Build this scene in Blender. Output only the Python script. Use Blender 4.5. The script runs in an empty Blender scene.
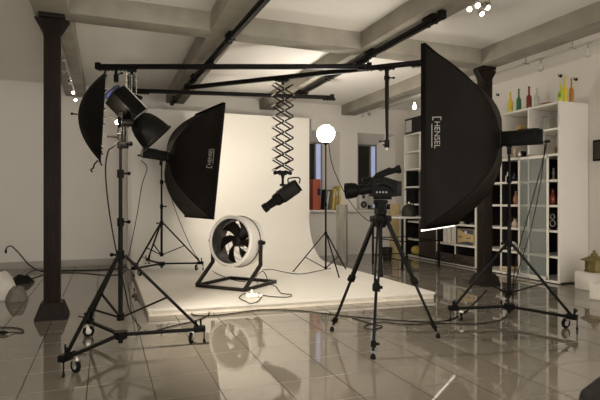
import bpy, bmesh, math, random
from mathutils import Vector, Matrix, Euler, noise
random.seed(7)
PI = math.pi
R = math.radians
S = bpy.context.scene
COL = S.collection
TH = R(21.2)
CT, ST = math.cos(TH), math.sin(TH)
CAMZ = 1.35

# ---------------------------------------------------------------- places
def V(r, d, z=0.0):
    """room position from 'metres to the right, metres away' as seen from the photographer's spot"""
    return Vector((r*CT + d*ST, -r*ST + d*CT, z))
def F(px, py, z=0.0):
    d = (CAMZ-z)*500/(py-201.0)
    return V((px-300)/500*d, d, z)
def W(px, py, d):
    return V((px-300)/500*d, d, CAMZ-(py-201)/500*d)
def YX(px, X):
    k = (px-300)/500; d = X/(k*CT+ST)
    return d*(CT-k*ST)

# ---------------------------------------------------------------- materials
def mat(name, col, rough=.6, metal=0, emit=None, estr=0, noise_s=0, noise_a=.12, bump=0, bump_s=60, spec=None, trans=0, ior=None, alpha=None):
    m = bpy.data.materials.new(name); m.use_nodes = True
    nt = m.node_tree; b = nt.nodes['Principled BSDF']
    c4 = (*col, 1)
    b.inputs['Base Color'].default_value = c4
    b.inputs['Roughness'].default_value = rough
    b.inputs['Metallic'].default_value = metal
    if spec is not None: b.inputs['Specular IOR Level'].default_value = spec
    if trans: b.inputs['Transmission Weight'].default_value = trans
    if ior: b.inputs['IOR'].default_value = ior
    if alpha is not None: b.inputs['Alpha'].default_value = alpha
    if emit:
        b.inputs['Emission Color'].default_value = (*emit, 1)
        b.inputs['Emission Strength'].default_value = estr
    tc = nt.nodes.new('ShaderNodeTexCoord')
    if noise_s:
        n = nt.nodes.new('ShaderNodeTexNoise'); n.inputs['Scale'].default_value = noise_s
        n.inputs['Detail'].default_value = 6
        nt.links.new(tc.outputs['Object'], n.inputs['Vector'])
        mx = nt.nodes.new('ShaderNodeMix'); mx.data_type = 'RGBA'
        mx.inputs[6].default_value = (*[x*(1-noise_a) for x in col], 1)
        mx.inputs[7].default_value = (*[min(1, x*(1+noise_a)) for x in col], 1)
        nt.links.new(n.outputs['Fac'], mx.inputs[0])
        nt.links.new(mx.outputs[2], b.inputs['Base Color'])
    if bump:
        n2 = nt.nodes.new('ShaderNodeTexNoise'); n2.inputs['Scale'].default_value = bump_s
        n2.inputs['Detail'].default_value = 5
        nt.links.new(tc.outputs['Object'], n2.inputs['Vector'])
        bp = nt.nodes.new('ShaderNodeBump'); bp.inputs['Strength'].default_value = bump
        bp.inputs['Distance'].default_value = .02
        nt.links.new(n2.outputs['Fac'], bp.inputs['Height'])
        nt.links.new(bp.outputs['Normal'], b.inputs['Normal'])
    return m

def floor_mat():
    m = bpy.data.materials.new('polished_tile'); m.use_nodes = True
    nt = m.node_tree; N = nt.nodes; L = nt.links
    b = N['Principled BSDF']
    geo = N.new('ShaderNodeNewGeometry'); sep = N.new('ShaderNodeSeparateXYZ')
    L.new(geo.outputs['Position'], sep.inputs[0])
    T = .4437
    def math_(op, a, bb=None):
        n = N.new('ShaderNodeMath'); n.operation = op
        for i, v in enumerate((a, bb)):
            if v is None: continue
            if isinstance(v, (int, float)): n.inputs[i].default_value = v
            else: L.new(v, n.inputs[i])
        return n.outputs[0]
    def grout(sock, off):
        u = math_('DIVIDE', math_('SUBTRACT', sock, off), T)
        f = math_('FRACT', math_('ADD', u, 100.0))
        e = math_('MINIMUM', f, math_('SUBTRACT', 1.0, f))
        return math_('LESS_THAN', e, .0088), math_('FLOOR', u)
    gx, ix = grout(sep.outputs[0], .317)
    gy, iy = grout(sep.outputs[1], 3.51)
    g = math_('MAXIMUM', gx, math_('MULTIPLY', gy, .45))
    wn = N.new('ShaderNodeTexWhiteNoise'); wn.noise_dimensions = '2D'
    cb = N.new('ShaderNodeCombineXYZ'); L.new(ix, cb.inputs[0]); L.new(iy, cb.inputs[1]); L.new(cb.outputs[0], wn.inputs['Vector'])
    ns = N.new('ShaderNodeTexNoise'); ns.inputs['Scale'].default_value = 2.2; ns.inputs['Detail'].default_value = 8
    L.new(geo.outputs['Position'], ns.inputs['Vector'])
    mx = N.new('ShaderNodeMix'); mx.data_type = 'RGBA'
    mx.inputs[6].default_value = (.175, .155, .125, 1); mx.inputs[7].default_value = (.205, .183, .148, 1)
    L.new(math_('MULTIPLY', math_('ADD', ns.outputs['Fac'], wn.outputs['Value']), .5), mx.inputs[0])
    m2 = N.new('ShaderNodeMix'); m2.data_type = 'RGBA'
    m2.inputs[7].default_value = (.06, .048, .036, 1)
    L.new(mx.outputs[2], m2.inputs[6]); L.new(g, m2.inputs[0]); L.new(m2.outputs[2], b.inputs['Base Color'])
    L.new(math_('ADD', math_('MULTIPLY', g, .6), math_('ADD', .02, math_('MULTIPLY', ns.outputs['Fac'], .04))), b.inputs['Roughness'])
    b.inputs['IOR'].default_value = 2.3
    L.new(math_('MULTIPLY', math_('SUBTRACT', 1.0, g), .5), b.inputs['Specular IOR Level'])
    bp = N.new('ShaderNodeBump'); bp.inputs['Strength'].default_value = .5; bp.inputs['Distance'].default_value = .003
    L.new(math_('SUBTRACT', 1.0, g), bp.inputs['Height']); L.new(bp.outputs['Normal'], b.inputs['Normal'])
    return m

def wood_mat(name, dark, light, scale=(14, 14, 1.2), rough=.65):
    m = bpy.data.materials.new(name); m.use_nodes = True
    nt = m.node_tree; N = nt.nodes; L = nt.links; b = N['Principled BSDF']
    tc = N.new('ShaderNodeTexCoord'); mp = N.new('ShaderNodeMapping'); mp.inputs['Scale'].default_value = scale
    L.new(tc.outputs['Object'], mp.inputs[0])
    n = N.new('ShaderNodeTexNoise'); n.inputs['Scale'].default_value = 3; n.inputs['Detail'].default_value = 9; n.inputs['Roughness'].default_value = .65
    L.new(mp.outputs[0], n.inputs['Vector'])
    cr = N.new('ShaderNodeValToRGB'); cr.color_ramp.elements[0].color = (*dark, 1); cr.color_ramp.elements[1].color = (*light, 1)
    cr.color_ramp.elements[0].position = .35; cr.color_ramp.elements[1].position = .7
    L.new(n.outputs['Fac'], cr.inputs[0]); L.new(cr.outputs[0], b.inputs['Base Color'])
    bp = N.new('ShaderNodeBump'); bp.inputs['Strength'].default_value = .35; bp.inputs['Distance'].default_value = .01
    L.new(n.outputs['Fac'], bp.inputs['Height']); L.new(bp.outputs['Normal'], b.inputs['Normal'])
    b.inputs['Roughness'].default_value = rough; b.inputs['Specular IOR Level'].default_value = .2
    return m

M = {}
M['floor'] = floor_mat()
M['wall'] = mat('white_plaster', (.72, .68, .62), .75, noise_s=1.3, noise_a=.04, bump=.06, bump_s=120)
M['ceil'] = mat('ceiling_plaster', (.82, .79, .74), .8, noise_s=.9, noise_a=.05, bump=.06, bump_s=90)
M['beam'] = mat('board_marked_concrete', (.31, .285, .235), .85, noise_s=2.6, noise_a=.42, bump=.25, bump_s=45)
M['skirt'] = mat('skirting_grey', (.36, .33, .29), .5, noise_s=4)
M['cyc'] = mat('white_backdrop_paint', (.72, .685, .62), .5, noise_s=1.6, noise_a=.025)
M['cycedge'] = mat('chipped_white_timber', (.72, .66, .55), .75, noise_s=9, noise_a=.22, bump=.4, bump_s=30)
M['wood'] = wood_mat('dark_stained_timber', (.004, .0025, .0015), (.018, .010, .006))
M['black'] = mat('black_powder_coat', (.005, .0045, .004), .5, spec=.12, noise_s=30, noise_a=.25)
M['blackm'] = mat('black_anodised_metal', (.005, .0042, .0036), .42, spec=.15, noise_s=20, noise_a=.2)
M['rubber'] = mat('black_rubber', (.008, .007, .0065), .8, noise_s=40, spec=.1)
M['plastic'] = mat('black_plastic', (.003, .0026, .0022), .5, spec=.10, bump=.08, bump_s=200)
M['fabric'] = mat('black_softbox_fabric', (.0060, .0040, .0022), .55, spec=.10, noise_s=3, noise_a=.6, bump=.9, bump_s=5)
M['umbrella'] = mat('black_umbrella_cloth', (.003, .0024, .0018), .7, spec=.10, noise_s=5, noise_a=.25, bump=.25, bump_s=9)
M['grey'] = mat('grey_metal', (.22, .21, .20), .45, metal=.4, noise_s=12)
M['lgrey'] = mat('pale_grey_plastic', (.48, .46, .43), .45, noise_s=10)
M['steel'] = mat('brushed_steel', (.55, .52, .48), .3, metal=.9, noise_s=25)
M['white'] = mat('white_lacquer', (.74, .70, .63), .45, noise_s=3, noise_a=.03)
M['fanwhite'] = mat('white_enamel', (.82, .79, .73), .35, noise_s=5, noise_a=.03)
M['fandark'] = mat('dark_fan_metal', (.014, .011, .008), .45, spec=.25, noise_s=15)
M['faninner'] = mat('grey_duct_lining', (.055, .048, .04), .5, noise_s=9, noise_a=.15)
M['cable'] = mat('black_cable_rubber', (.010, .008, .006), .6, noise_s=30, spec=.15)
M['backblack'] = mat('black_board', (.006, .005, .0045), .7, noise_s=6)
M['darkdoor'] = mat('dark_brown_board', (.03, .021, .015), .5, noise_s=6)
M['frost'] = mat('frosted_glass', (.40, .43, .39), .3, noise_s=4, noise_a=.04, alpha=.36)
M['glass'] = mat('clear_glass', (.9, .92, .9), .03, trans=.95, ior=1.45, noise_s=4, noise_a=.02)
M['windowdark'] = mat('night_window_pane', (.02, .018, .016), .12, noise_s=4)
M['slit'] = mat('dusk_light_pane', (.4, .45, .7), .5, emit=(.55, .66, 1.0), estr=.14, noise_s=4)
M['soft'] = mat('lit_diffuser_cloth', (.85, .82, .76), .8, emit=(1.0, .92, .80), estr=.95, noise_s=5)
M['globe'] = mat('lit_opal_globe', (.9, .88, .82), .5, emit=(1.0, .93, .82), estr=36, noise_s=5)
M['bulb'] = mat('lit_bulb', (.9, .88, .82), .5, emit=(1.0, .84, .58), estr=60, noise_s=5)
M['spotlit'] = mat('lit_spot_lens', (.9, .88, .82), .5, emit=(1.0, .93, .85), estr=14, noise_s=5)
M['logo'] = mat('white_print', (.34, .32, .29), .6, noise_s=30)
M['blue'] = mat('blue_control_panel', (.025, .03, .085), .3, noise_s=15)
M['yellow'] = mat('yellow_bottle_glass', (.72, .52, .04), .12, noise_s=12, noise_a=.1)
M['lime'] = mat('lime_bottle_glass', (.50, .55, .06), .12, noise_s=12, noise_a=.25)
M['green'] = mat('green_bottle_glass', (.03, .16, .07), .12, noise_s=12)
M['leaf'] = mat('green_paint', (.10, .30, .05), .4, noise_s=12)
M['red'] = mat('red_bottle_glass', (.17, .03, .018), .12, noise_s=12)
M['amber'] = mat('amber_bottle_glass', (.42, .20, .04), .12, noise_s=12)
M['terracotta'] = mat('terracotta', (.30, .11, .055), .6, noise_s=10)
M['gold'] = mat('old_gold', (.50, .36, .12), .35, metal=.6, noise_s=14, noise_a=.3)
M['brass'] = mat('tarnished_brass', (.20, .16, .05), .5, metal=.3, noise_s=12, noise_a=.3, bump=.2, bump_s=40)
M['beige'] = mat('beige_ceramic', (.52, .42, .30), .5, noise_s=14)
M['cream'] = mat('cream_ceramic', (.68, .64, .56), .5, noise_s=14)
M['orange'] = mat('orange_paper', (.55, .27, .07), .6, noise_s=12)
M['redbook'] = mat('red_binder_cloth', (.40, .085, .045), .6, noise_s=10)
M['yellowobj'] = mat('yellow_plastic', (.62, .48, .10), .5, noise_s=9)
M['card'] = mat('brown_cardboard', (.50, .36, .17), .8, noise_s=9, noise_a=.08)
M['cardprint'] = mat('dark_blue_print', (.05, .06, .10), .7, noise_s=16, noise_a=.4)
M['plank'] = wood_mat('weathered_grey_board', (.17, .155, .13), (.30, .27, .22))
M['plank2'] = wood_mat('honey_timber', (.32, .23, .11), (.48, .36, .18))
M['jacket'] = mat('white_cotton', (.70, .66, .60), .85, noise_s=5, noise_a=.1, bump=.5, bump_s=12)
M['shoe'] = mat('grey_brown_suede', (.16, .14, .115), .8, noise_s=14, noise_a=.3)
M['leather'] = mat('black_leather', (.008, .007, .006), .5, spec=.15, bump=.25, bump_s=90, noise_s=20)
M['lens'] = mat('lens_glass', (.01, .01, .015), .05, noise_s=4)
M['grille'] = mat('dark_speaker_cone', (.03, .028, .026), .6, noise_s=20)

# ---------------------------------------------------------------- mesh builder
class MB:
    def __init__(s): s.bm = bmesh.new()
    def _place(s, verts, mtx):
        bmesh.ops.transform(s.bm, matrix=mtx, verts=verts)
    def box(s, c, size, rot=(0, 0, 0), bev=0, mtx=None):
        g = bmesh.ops.create_cube(s.bm, size=1.0)
        vs = g['verts']
        bmesh.ops.scale(s.bm, vec=Vector(size), verts=vs)
        if bev:
            es = list({e for v in vs for e in v.link_edges})
            r = bmesh.ops.bevel(s.bm, geom=es, offset=min(bev, min(size)*.45), segments=2, profile=.5, affect='EDGES')
            vs = list({v for f in r['faces'] for v in f.verts} | {v for v in vs if v.is_valid})
        m = Matrix.Translation(Vector(c)) @ Euler(rot).to_matrix().to_4x4()
        if mtx is not None: m = mtx @ m
        s._place(vs, m); return s
    def bar(s, p0, p1, w, h, up=(0, 0, 1), bev=0):
        p0, p1 = Vector(p0), Vector(p1); x = (p1-p0); L = x.length; x.normalize()
        u = Vector(up); y = u.cross(x)
        if y.length < 1e-4: y = Vector((0, 1, 0)).cross(x)
        y.normalize(); z = x.cross(y)
        m = Matrix((x, y, z)).transposed().to_4x4(); m.translation = (p0+p1)/2
        return s.box((0, 0, 0), (L, w, h), bev=bev, mtx=m)
    def lathe(s, prof, origin=(0, 0, 0), axis=(0, 0, 1), seg=24, closed=False):
        a = Vector(axis).normalized(); q = Vector((0, 0, 1)).rotation_difference(a).to_matrix()
        o = Vector(origin); rings = []
        for r, z in prof:
            if r < 1e-6: rings.append([s.bm.verts.new(o + q @ Vector((0, 0, z)))])
            else: rings.append([s.bm.verts.new(o + q @ Vector((r*math.cos(2*PI*i/seg), r*math.sin(2*PI*i/seg), z))) for i in range(seg)])
        pairs = list(zip(rings, rings[1:]))
        if closed: pairs.append((rings[-1], rings[0]))
        for A, B in pairs:
            for i in range(seg):
                j = (i+1) % seg
                if len(A) == 1 and len(B) == 1: continue
                if len(A) == 1: s.bm.faces.new((A[0], B[j], B[i]))
                elif len(B) == 1: s.bm.faces.new((A[i], A[j], B[0]))
                else: s.bm.faces.new((A[i], A[j], B[j], B[i]))
        return s
    def cyl(s, p0, p1, r0, r1=None, seg=14):
        p0, p1 = Vector(p0), Vector(p1); L = (p1-p0).length
        if r1 is None: r1 = r0
        return s.lathe([(0, 0), (r0, 0), (r1, L), (0, L)], p0, p1-p0, seg)
    def tube(s, pts, r, seg=8, closed=False):
        pts = [Vector(p) for p in pts]; n = len(pts); rings = []; prev = None
        for i, p in enumerate(pts):
            if closed: t = pts[(i+1) % n]-pts[i-1]
            else: t = pts[min(i+1, n-1)]-pts[max(i-1, 0)]
            t.normalize()
            if prev is None:
                u = t.orthogonal().normalized()
            else:
                u = prev - t*prev.dot(t)
                u = u.normalized() if u.length > 1e-5 else t.orthogonal().normalized()
            prev = u; w = t.cross(u)
            rings.append([s.bm.verts.new(p + r*(u*math.cos(2*PI*k/seg)+w*math.sin(2*PI*k/seg))) for k in range(seg)])
        m = n if closed else n-1
        for i in range(m):
            A, B = rings[i], rings[(i+1) % n]
            for k in range(seg):
                j = (k+1) % seg
                s.bm.faces.new((A[k], A[j], B[j], B[k]))
        if not closed:
            s.bm.faces.new(list(reversed(rings[0]))); s.bm.faces.new(rings[-1])
        return s
    def sphere(s, c, r, sc=(1, 1, 1), seg=20, rot=(0, 0, 0)):
        g = bmesh.ops.create_uvsphere(s.bm, u_segments=seg, v_segments=max(8, seg//2), radius=r)
        m = Matrix.Translation(Vector(c)) @ Euler(rot).to_matrix().to_4x4() @ Matrix.Diagonal((*sc, 1))
        s._place(g['verts'], m); return s
    def prism(s, poly, vec):
        """closed polygon of 3D points extruded by vec"""
        vec = Vector(vec)
        A = [s.bm.verts.new(Vector(p)) for p in poly]; B = [s.bm.verts.new(Vector(p)+vec) for p in poly]
        s.bm.faces.new(A); s.bm.faces.new(list(reversed(B)))
        n = len(A)
        for i in range(n):
            j = (i+1) % n
            s.bm.faces.new((A[j], A[i], B[i], B[j]))
        return s
    def sheet(s, rows, thick=0):
        """grid of points; thick>0 gives it a back side along the normals"""
        g = [[s.bm.verts.new(Vector(p)) for p in row] for row in rows]
        fs = []
        for a in range(len(g)-1):
            for b in range(len(g[0])-1):
                fs.append(s.bm.faces.new((g[a][b], g[a][b+1], g[a+1][b+1], g[a+1][b])))
        if thick:
            for f in fs: f.normal_update()
            bmesh.ops.solidify(s.bm, geom=fs, thickness=thick)
        return s
    def build(s, name, m, parent=None, world=False, sharp=38, recalc=True):
        bm = s.bm
        if recalc: bmesh.ops.recalc_face_normals(bm, faces=bm.faces)
        if world and parent is not None:
            mw = parent.matrix_basis.copy(); p = parent.parent
            while p is not None: mw = p.matrix_basis @ mw; p = p.parent
            bmesh.ops.transform(bm, matrix=mw.inverted(), verts=bm.verts)
        for f in bm.faces: f.smooth = True
        for e in bm.edges:
            if len(e.link_faces) == 2 and e.calc_face_angle(0) > R(sharp): e.smooth = False
        me = bpy.data.meshes.new(name); bm.to_mesh(me); bm.free()
        me.materials.append(m)
        o = bpy.data.objects.new(name, me); COL.objects.link(o)
        if parent is not None: o.parent = parent
        return o

def tag(o, label, cat, group=None):
    o['label'] = label; o['category'] = cat
    if group: o['group'] = group
    return o
def thing(name, label, cat, loc=(0, 0, 0), rotz=0, group=None, rot=None):
    o = bpy.data.objects.new(name, None); o.empty_display_size = .1; COL.objects.link(o)
    o.location = loc; o.rotation_euler = rot if rot else (0, 0, rotz)
    o.matrix_basis = Matrix.Translation(Vector(loc)) @ (Euler(rot) if rot else Euler((0, 0, rotz))).to_matrix().to_4x4()
    return tag(o, label, cat, group)
def struct(name, mb, m, parent=None, **k):
    o = mb.build(name, m, parent, **k)
    if parent is None: o['kind'] = 'structure'
    return o
def dup(root, loc, rotz, label, group=None):
    r = root.copy(); COL.objects.link(r)
    r.location = loc; r.rotation_euler = (0, 0, rotz)
    r['label'] = label
    if group: r['group'] = group
    for ch in list(root.children):
        c = ch.copy(); COL.objects.link(c); c.parent = r
        for g in list(ch.children):
            d = g.copy(); COL.objects.link(d); d.parent = c
    return r
def spline(pts, n=8, closed=False):
    P = [Vector(p) for p in pts]; out = []; N = len(P)
    rng = N if closed else N-1
    for i in range(rng):
        if closed: a, b, c, d = P[i-1], P[i], P[(i+1) % N], P[(i+2) % N]
        else: a, b, c, d = P[max(i-1, 0)], P[i], P[i+1], P[min(i+2, N-1)]
        for k in range(n):
            t = k/n
            out.append(.5*((2*b)+(c-a)*t+(2*a-5*b+4*c-d)*t*t+(3*b-a-3*c+d)*t**3))
    if not closed: out.append(P[-1])
    return out
def text_mesh(name, body, size, mtx, m, parent, thick=.0015):
    cu = bpy.data.curves.new(name, 'FONT'); cu.body = body; cu.size = size; cu.extrude = thick
    cu.align_x = 'CENTER'; cu.align_y = 'CENTER'
    tmp = bpy.data.objects.new(name+'_tmp', cu); COL.objects.link(tmp)
    dg = bpy.context.evaluated_depsgraph_get(); dg.update()
    me = bpy.data.meshes.new_from_object(tmp.evaluated_get(dg))
    bpy.data.objects.remove(tmp); bpy.data.curves.remove(cu)
    me.transform(mtx); me.materials.clear(); me.materials.append(m); me.name = name
    o = bpy.data.objects.new(name, me); COL.objects.link(o); o.parent = parent
    return o

# ================================================================ SETTING
ZB, ZC = 3.50, 3.74           # beam underside, ceiling
XL, XR, YB, YF = -4.6, 7.45, 11.3, -2.5
struct('floor', MB().box(((XL+XR)/2, (YB+YF)/2+.3, -.05), (XR-XL+1.2, YB-YF+1.4, .1)), M['floor'])
struct('ceiling', MB().box(((XL+XR)/2, (YB+YF)/2, ZC+.06), (XR-XL, YB-YF, .12)), M['ceil'])
# back wall with two splayed window niches
wb = MB(); T = .6
def wbox(x0, x1, z0, z1): wb.box(((x0+x1)/2, YB+T/2, (z0+z1)/2), (x1-x0, T, z1-z0))
N1, N2, SZ, NZ = (4.35, 5.45), (5.95, 7.05), 1.13, 3.08
wbox(XL, N1[0], 0, ZC); wbox(N1[1], N2[0], 0, ZC); wbox(N2[1], XR+.2, 0, ZC)
for n in (N1, N2):
    wbox(n[0], n[1], 0, SZ); wbox(n[0], n[1], NZ, ZC)
    for x, sgn in ((n[0], 1), (n[1], -1)):       # splayed reveals
        wb.prism([(x, YB+.004, SZ), (x+sgn*.26, YB+.5, SZ), (x, YB+.5, SZ)], (0, 0, NZ-SZ))
    wb.prism([(n[0], YB+.004, NZ), (n[0], YB+.5, NZ-.22), (n[0], YB+.5, NZ)], (n[1]-n[0], 0, 0))
struct('wall_back', wb, M['wall'])
struct('wall_right', MB().box((XR+.1, (YB+YF)/2, ZC/2), (.2, YB-YF, ZC)), M['wall'])
struct('wall_left', MB().box((XL-.1, (YB+YF)/2, ZC/2), (.2, YB-YF, ZC)), M['wall'])
struct('baseboard_back', MB().box(((XL+.45)/2, YB-.012, .07), (.45-XL, .024, .14), bev=.004), M['skirt'])
struct('baseboard_right', MB().box((XR-.012, (5.95+YF)/2, .06), (.024, 5.95-YF, .12), bev=.004), M['skirt'])
# windows at the back of the niches
for i, n in enumerate((N1, N2)):
    x0, x1 = n[0]+.25, n[1]-.25
    fr = MB()
    fr.box(((x0+x1)/2, YB+.53, SZ+.02), (x1-x0+.02, .06, .04)).box(((x0+x1)/2, YB+.53, NZ-.24), (x1-x0+.02, .06, .05))
    fr.box((x0+.02, YB+.53, 2), (.04, .06, NZ-SZ-.2)).box((x1-.02, YB+.53, 2), (.04, .06, NZ-SZ-.2))
    fr.box((x1-.2, YB+.53, 2), (.04, .06, NZ-SZ-.2))
    w = struct('window_%d' % (i+1), fr, M['grey'])
    MB().box(((x0+x1)/2-.09, YB+.545, 2), (x1-x0-.26, .03, NZ-SZ-.24)).build('dark_pane', M['windowdark'], w)
    MB().box((x1-.105, YB+.545, 2), (.13, .03, NZ-SZ-.24)).build('dusk_pane', M['slit'], w)
struct('trim_1', MB().box(((4.3+XR)/2, YB-.06, SZ-.025), (XR-4.3, .16, .05), bev=.006), M['white'])
# concrete beams
BX = (-.58, 1.42, 3.55, 5.68); k = 2
for x in BX:
    struct('trim_%d' % k, MB().box((x, (YB+YF)/2, (ZB+ZC)/2+.03), (.38, YB-YF, ZC-ZB+.06), bev=.008), M['beam']); k += 1
struct('trim_%d' % k, MB().box((2.55, 6.45, (ZB+ZC)/2+.032), (6.3, .32, ZC-ZB+.06), bev=.008), M['beam'])

# ================================================================ COLUMNS
def column(x, y, label):
    t = thing('timber_column', label, 'column', (x, y, 0), 0, None)
    a = .086
    sh = MB().box((0, 0, 1.812), (2*a, 2*a, 3.28), bev=.012)
    sh.build('shaft', M['wood'], t)
    pl = MB(); b0, b1 = .172, .115
    vs = []
    for z, b in ((0, b0), (.025, b0), (.185, b1)):
        vs.append([pl.bm.verts.new((sx*b, sy*b, z)) for sx, sy in ((-1, -1), (1, -1), (1, 1), (-1, 1))])
    pl.bm.faces.new(vs[0]); pl.bm.faces.new(vs[2])
    for A, B in zip(vs, vs[1:]):
        for i in range(4): pl.bm.faces.new((A[i], A[(i+1) % 4], B[(i+1) % 4], B[i]))
    pl.build('plinth', M['wood'], t)
    cp = MB(); cp.box((0, 0, 3.475), (.27, .22, .05), bev=.005)
    cp.build('head_plate', M['wood'], t)
    for s_ in (-1, 1):
        MB().prism([(s_*a, -.06, 3.28), (s_*(a+.10), -.06, 3.45), (s_*a, -.06, 3.45)], (0, .12, 0)).build('corbel', M['wood'], t)
column(-.58, 6.45, 'dark timber column standing clear on tiles left of the front light stand')
column(5.70, 6.45, 'dark timber column partly hidden behind the large near softbox beside the bookcase')

# ================================================================ BACKDROP COVE
CX0, CX1, CY, CH, CTOP, RC = .45, 4.24, 10.36, .09, 3.19, .9
t = thing('backdrop_cove', 'white curved studio backdrop sweeping down onto a low white platform', 'backdrop', (CX0, 6, 0))
prof = [(CY, CTOP), (CY, CTOP-.8), (CY, 1.6)]
for i in range(17):
    a = i/16*PI/2
    prof.append((CY-RC+RC*math.cos(a), CH+RC-RC*math.sin(a)))
back = [(y, z) for y, z in prof]
sh = MB()
cs = [(x, y, z+.002) for x in (0,) for y, z in back]
N_ = 14
rows = [[(CX0+(CX1-CX0)*i/N_, y, z+.002) for i in range(N_+1)] for y, z in back]
sh.sheet(rows, thick=0)
for row in [[(CX0+(CX1-CX0)*i/N_, y+.035*min(1, (z-.08)/.4 if z < .48 else 1), max(z-.035, .06)) for i in range(N_+1)] for y, z in back]: pass
# give the sheet a real back side
outer = []
for j, (y, z) in enumerate(back):
    if j < 3: ny, nz = 1, 0
    else:
        a = (j-3)/16*PI/2; ny, nz = math.cos(a), -math.sin(a)
    outer.append((y+.03*ny, z+.03*nz))
sh.sheet([[(CX0+(CX1-CX0)*i/N_, y, z) for i in range(N_+1)] for y, z in outer])
for x in (CX0, CX1):
    sh.sheet([[(x, y, z+.002), (x, yo, zo)] for (y, z), (yo, zo) in zip(back, outer)])
sh.sheet([[(CX0, CY, CTOP+.002), (CX1, CY, CTOP+.002)], [(CX0, CY+.03, CTOP), (CX1, CY+.03, CTOP)]])
bmesh.ops.remove_doubles(sh.bm, verts=sh.bm.verts, dist=.0015)
sh.build('curved_sheet', M['cyc'], t, world=True, sharp=50)
PY0, PY1 = 6.06, 5.76          # front edge left / right
yb = CY-RC+.05
pf = MB().prism([(CX0, PY0, .062), (CX1, PY1, .062), (CX1, yb, .062), (CX0, yb, .062)], (0, 0, CH-.062))
pf.build('platform_deck', M['cyc'], t, world=True)
pe = MB().prism([(CX0+.015, PY0+.02, 0), (CX1-.015, PY1+.02, 0), (CX1-.015, yb, 0), (CX0+.015, yb, 0)], (0, 0, .0615))
pe.build('platform_base', M['cycedge'], t, world=True)
ret = MB().box((CX0-.02, (CY+YB-.03)/2+.02, CTOP/2), (.05, YB-CY-.09, CTOP-.02))
ret.build('side_return', M['wall'], t, world=True)
MB().box((CX1+.02, CY+.02, 2.98), (.04, .09, .42), bev=.005).build('edge_bracket', M['grey'], t, world=True)
for x in (1.4, 2.8): MB().bar((x, CY+.04, 2.4), (x, YB-.03, 2.4), .05, .05).bar((x, CY+.05, 0), (x, CY+.05, CTOP-.05), .05, .05).build('rear_strut', M['plank'], t, world=True)

# ================================================================ OVERHEAD RAILS
def rail(label, p0, p1, z, hang_z, carriages, caps=(True, True), w=.07, h=.085):
    a, b = Vector((p0.x, p0.y, z)), Vector((p1.x, p1.y, z))
    t = thing('overhead_rail', label, 'rail', a, 0, 'ceiling rails')
    mb = MB(); mb.bar(a, b, w, h*.55, bev=.006)
    mb.bar(a-Vector((0, 0, h*.36)), b-Vector((0, 0, h*.36)), w*.28, h*.2)
    mb.bar(a-Vector((0, 0, h*.46)), b-Vector((0, 0, h*.46)), w*.75, h*.1)
    mb.build('track', M['blackm'], t, world=True)
    u = (b-a).normalized()
    if caps[0]: MB().bar(a-u*.02, a+u*.05, w+.008, h+.012, bev=.006).build('end_stop', M['black'], t, world=True)
    if caps[1]: MB().bar(b-u*.05, b+u*.02, w+.008, h+.012, bev=.006).build('end_stop', M['black'], t, world=True)
    for f in hang_z:
        p = a.lerp(b, f); mb = MB()
        top = ZB if z > 3.40 else 3.44-.05
        lo = z+h*.27
        if top > lo+.004:
            mb.bar(p-u*.10+Vector((0, 0, lo-z+(top-lo)/2)), p+u*.10+Vector((0, 0, lo-z+(top-lo)/2)), .09, top-lo, bev=.003)
        for q in (-.07, .07):
            mb.cyl(p+u*q+Vector((-u.y, u.x, 0))*.045-Vector((0, 0, .03)), p+u*q-Vector((-u.y, u.x, 0))*.045-Vector((0, 0, .03)), .02)
        mb.build('hanging_bracket', M['black'], t, world=True)
    for f in carriages:
        p = a.lerp(b, f)-Vector((0, 0, h*.56)); mb = MB()
        mb.bar(p-u*.12, p+u*.12, .08, .02, bev=.003)
        for q in (-.09, -.03, .03, .09):
            for s_ in (-1, 1):
                c = p+u*q+Vector((-u.y, u.x, 0))*s_*.048
                mb.cyl(c-Vector((0, 0, .014)), c+Vector((0, 0, .03)), .011)
        mb.build('roller_carriage', M['black'], t, world=True)
    return t
L1a, L1b = Vector((1.60, 3.2, 0)), Vector((1.31, 10.95, 0))
L2a, L2b = V(1.60, 5.60), V(-.10, 9.98)
rail('fixed ceiling rail running away under the left concrete beam', L1a, L1b, 3.44, (.1, .4, .7, .95), (.555, .76), (True, True))
rail('fixed ceiling rail under the middle beam, its near end cap in view', L2a, L2b, 3.44, (.05, .35, .65, .95), (.40, .9), (True, True))
RA0, RA1 = V(-2.98, 7.34), V(1.03, 7.34)
rail('front cross rail spanning level above the umbrella and the two fixed rails', RA0, RA1, 3.33, (), (.03, .09, .985))
RB0, RB1 = V(-2.95, 8.86), V(.62, 9.46)
rail('rear cross rail with its free right end behind the scissor hanger', RB0, RB1, 3.315, (), (.04, .98))
RC0, RC1 = V(-1.98, 8.71), V(1.86, 7.06)
rail('slanting cross rail that carries the open scissor hanger and drop tube', RC0, RC1, 3.33, (), (.44, .845, .96))

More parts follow.
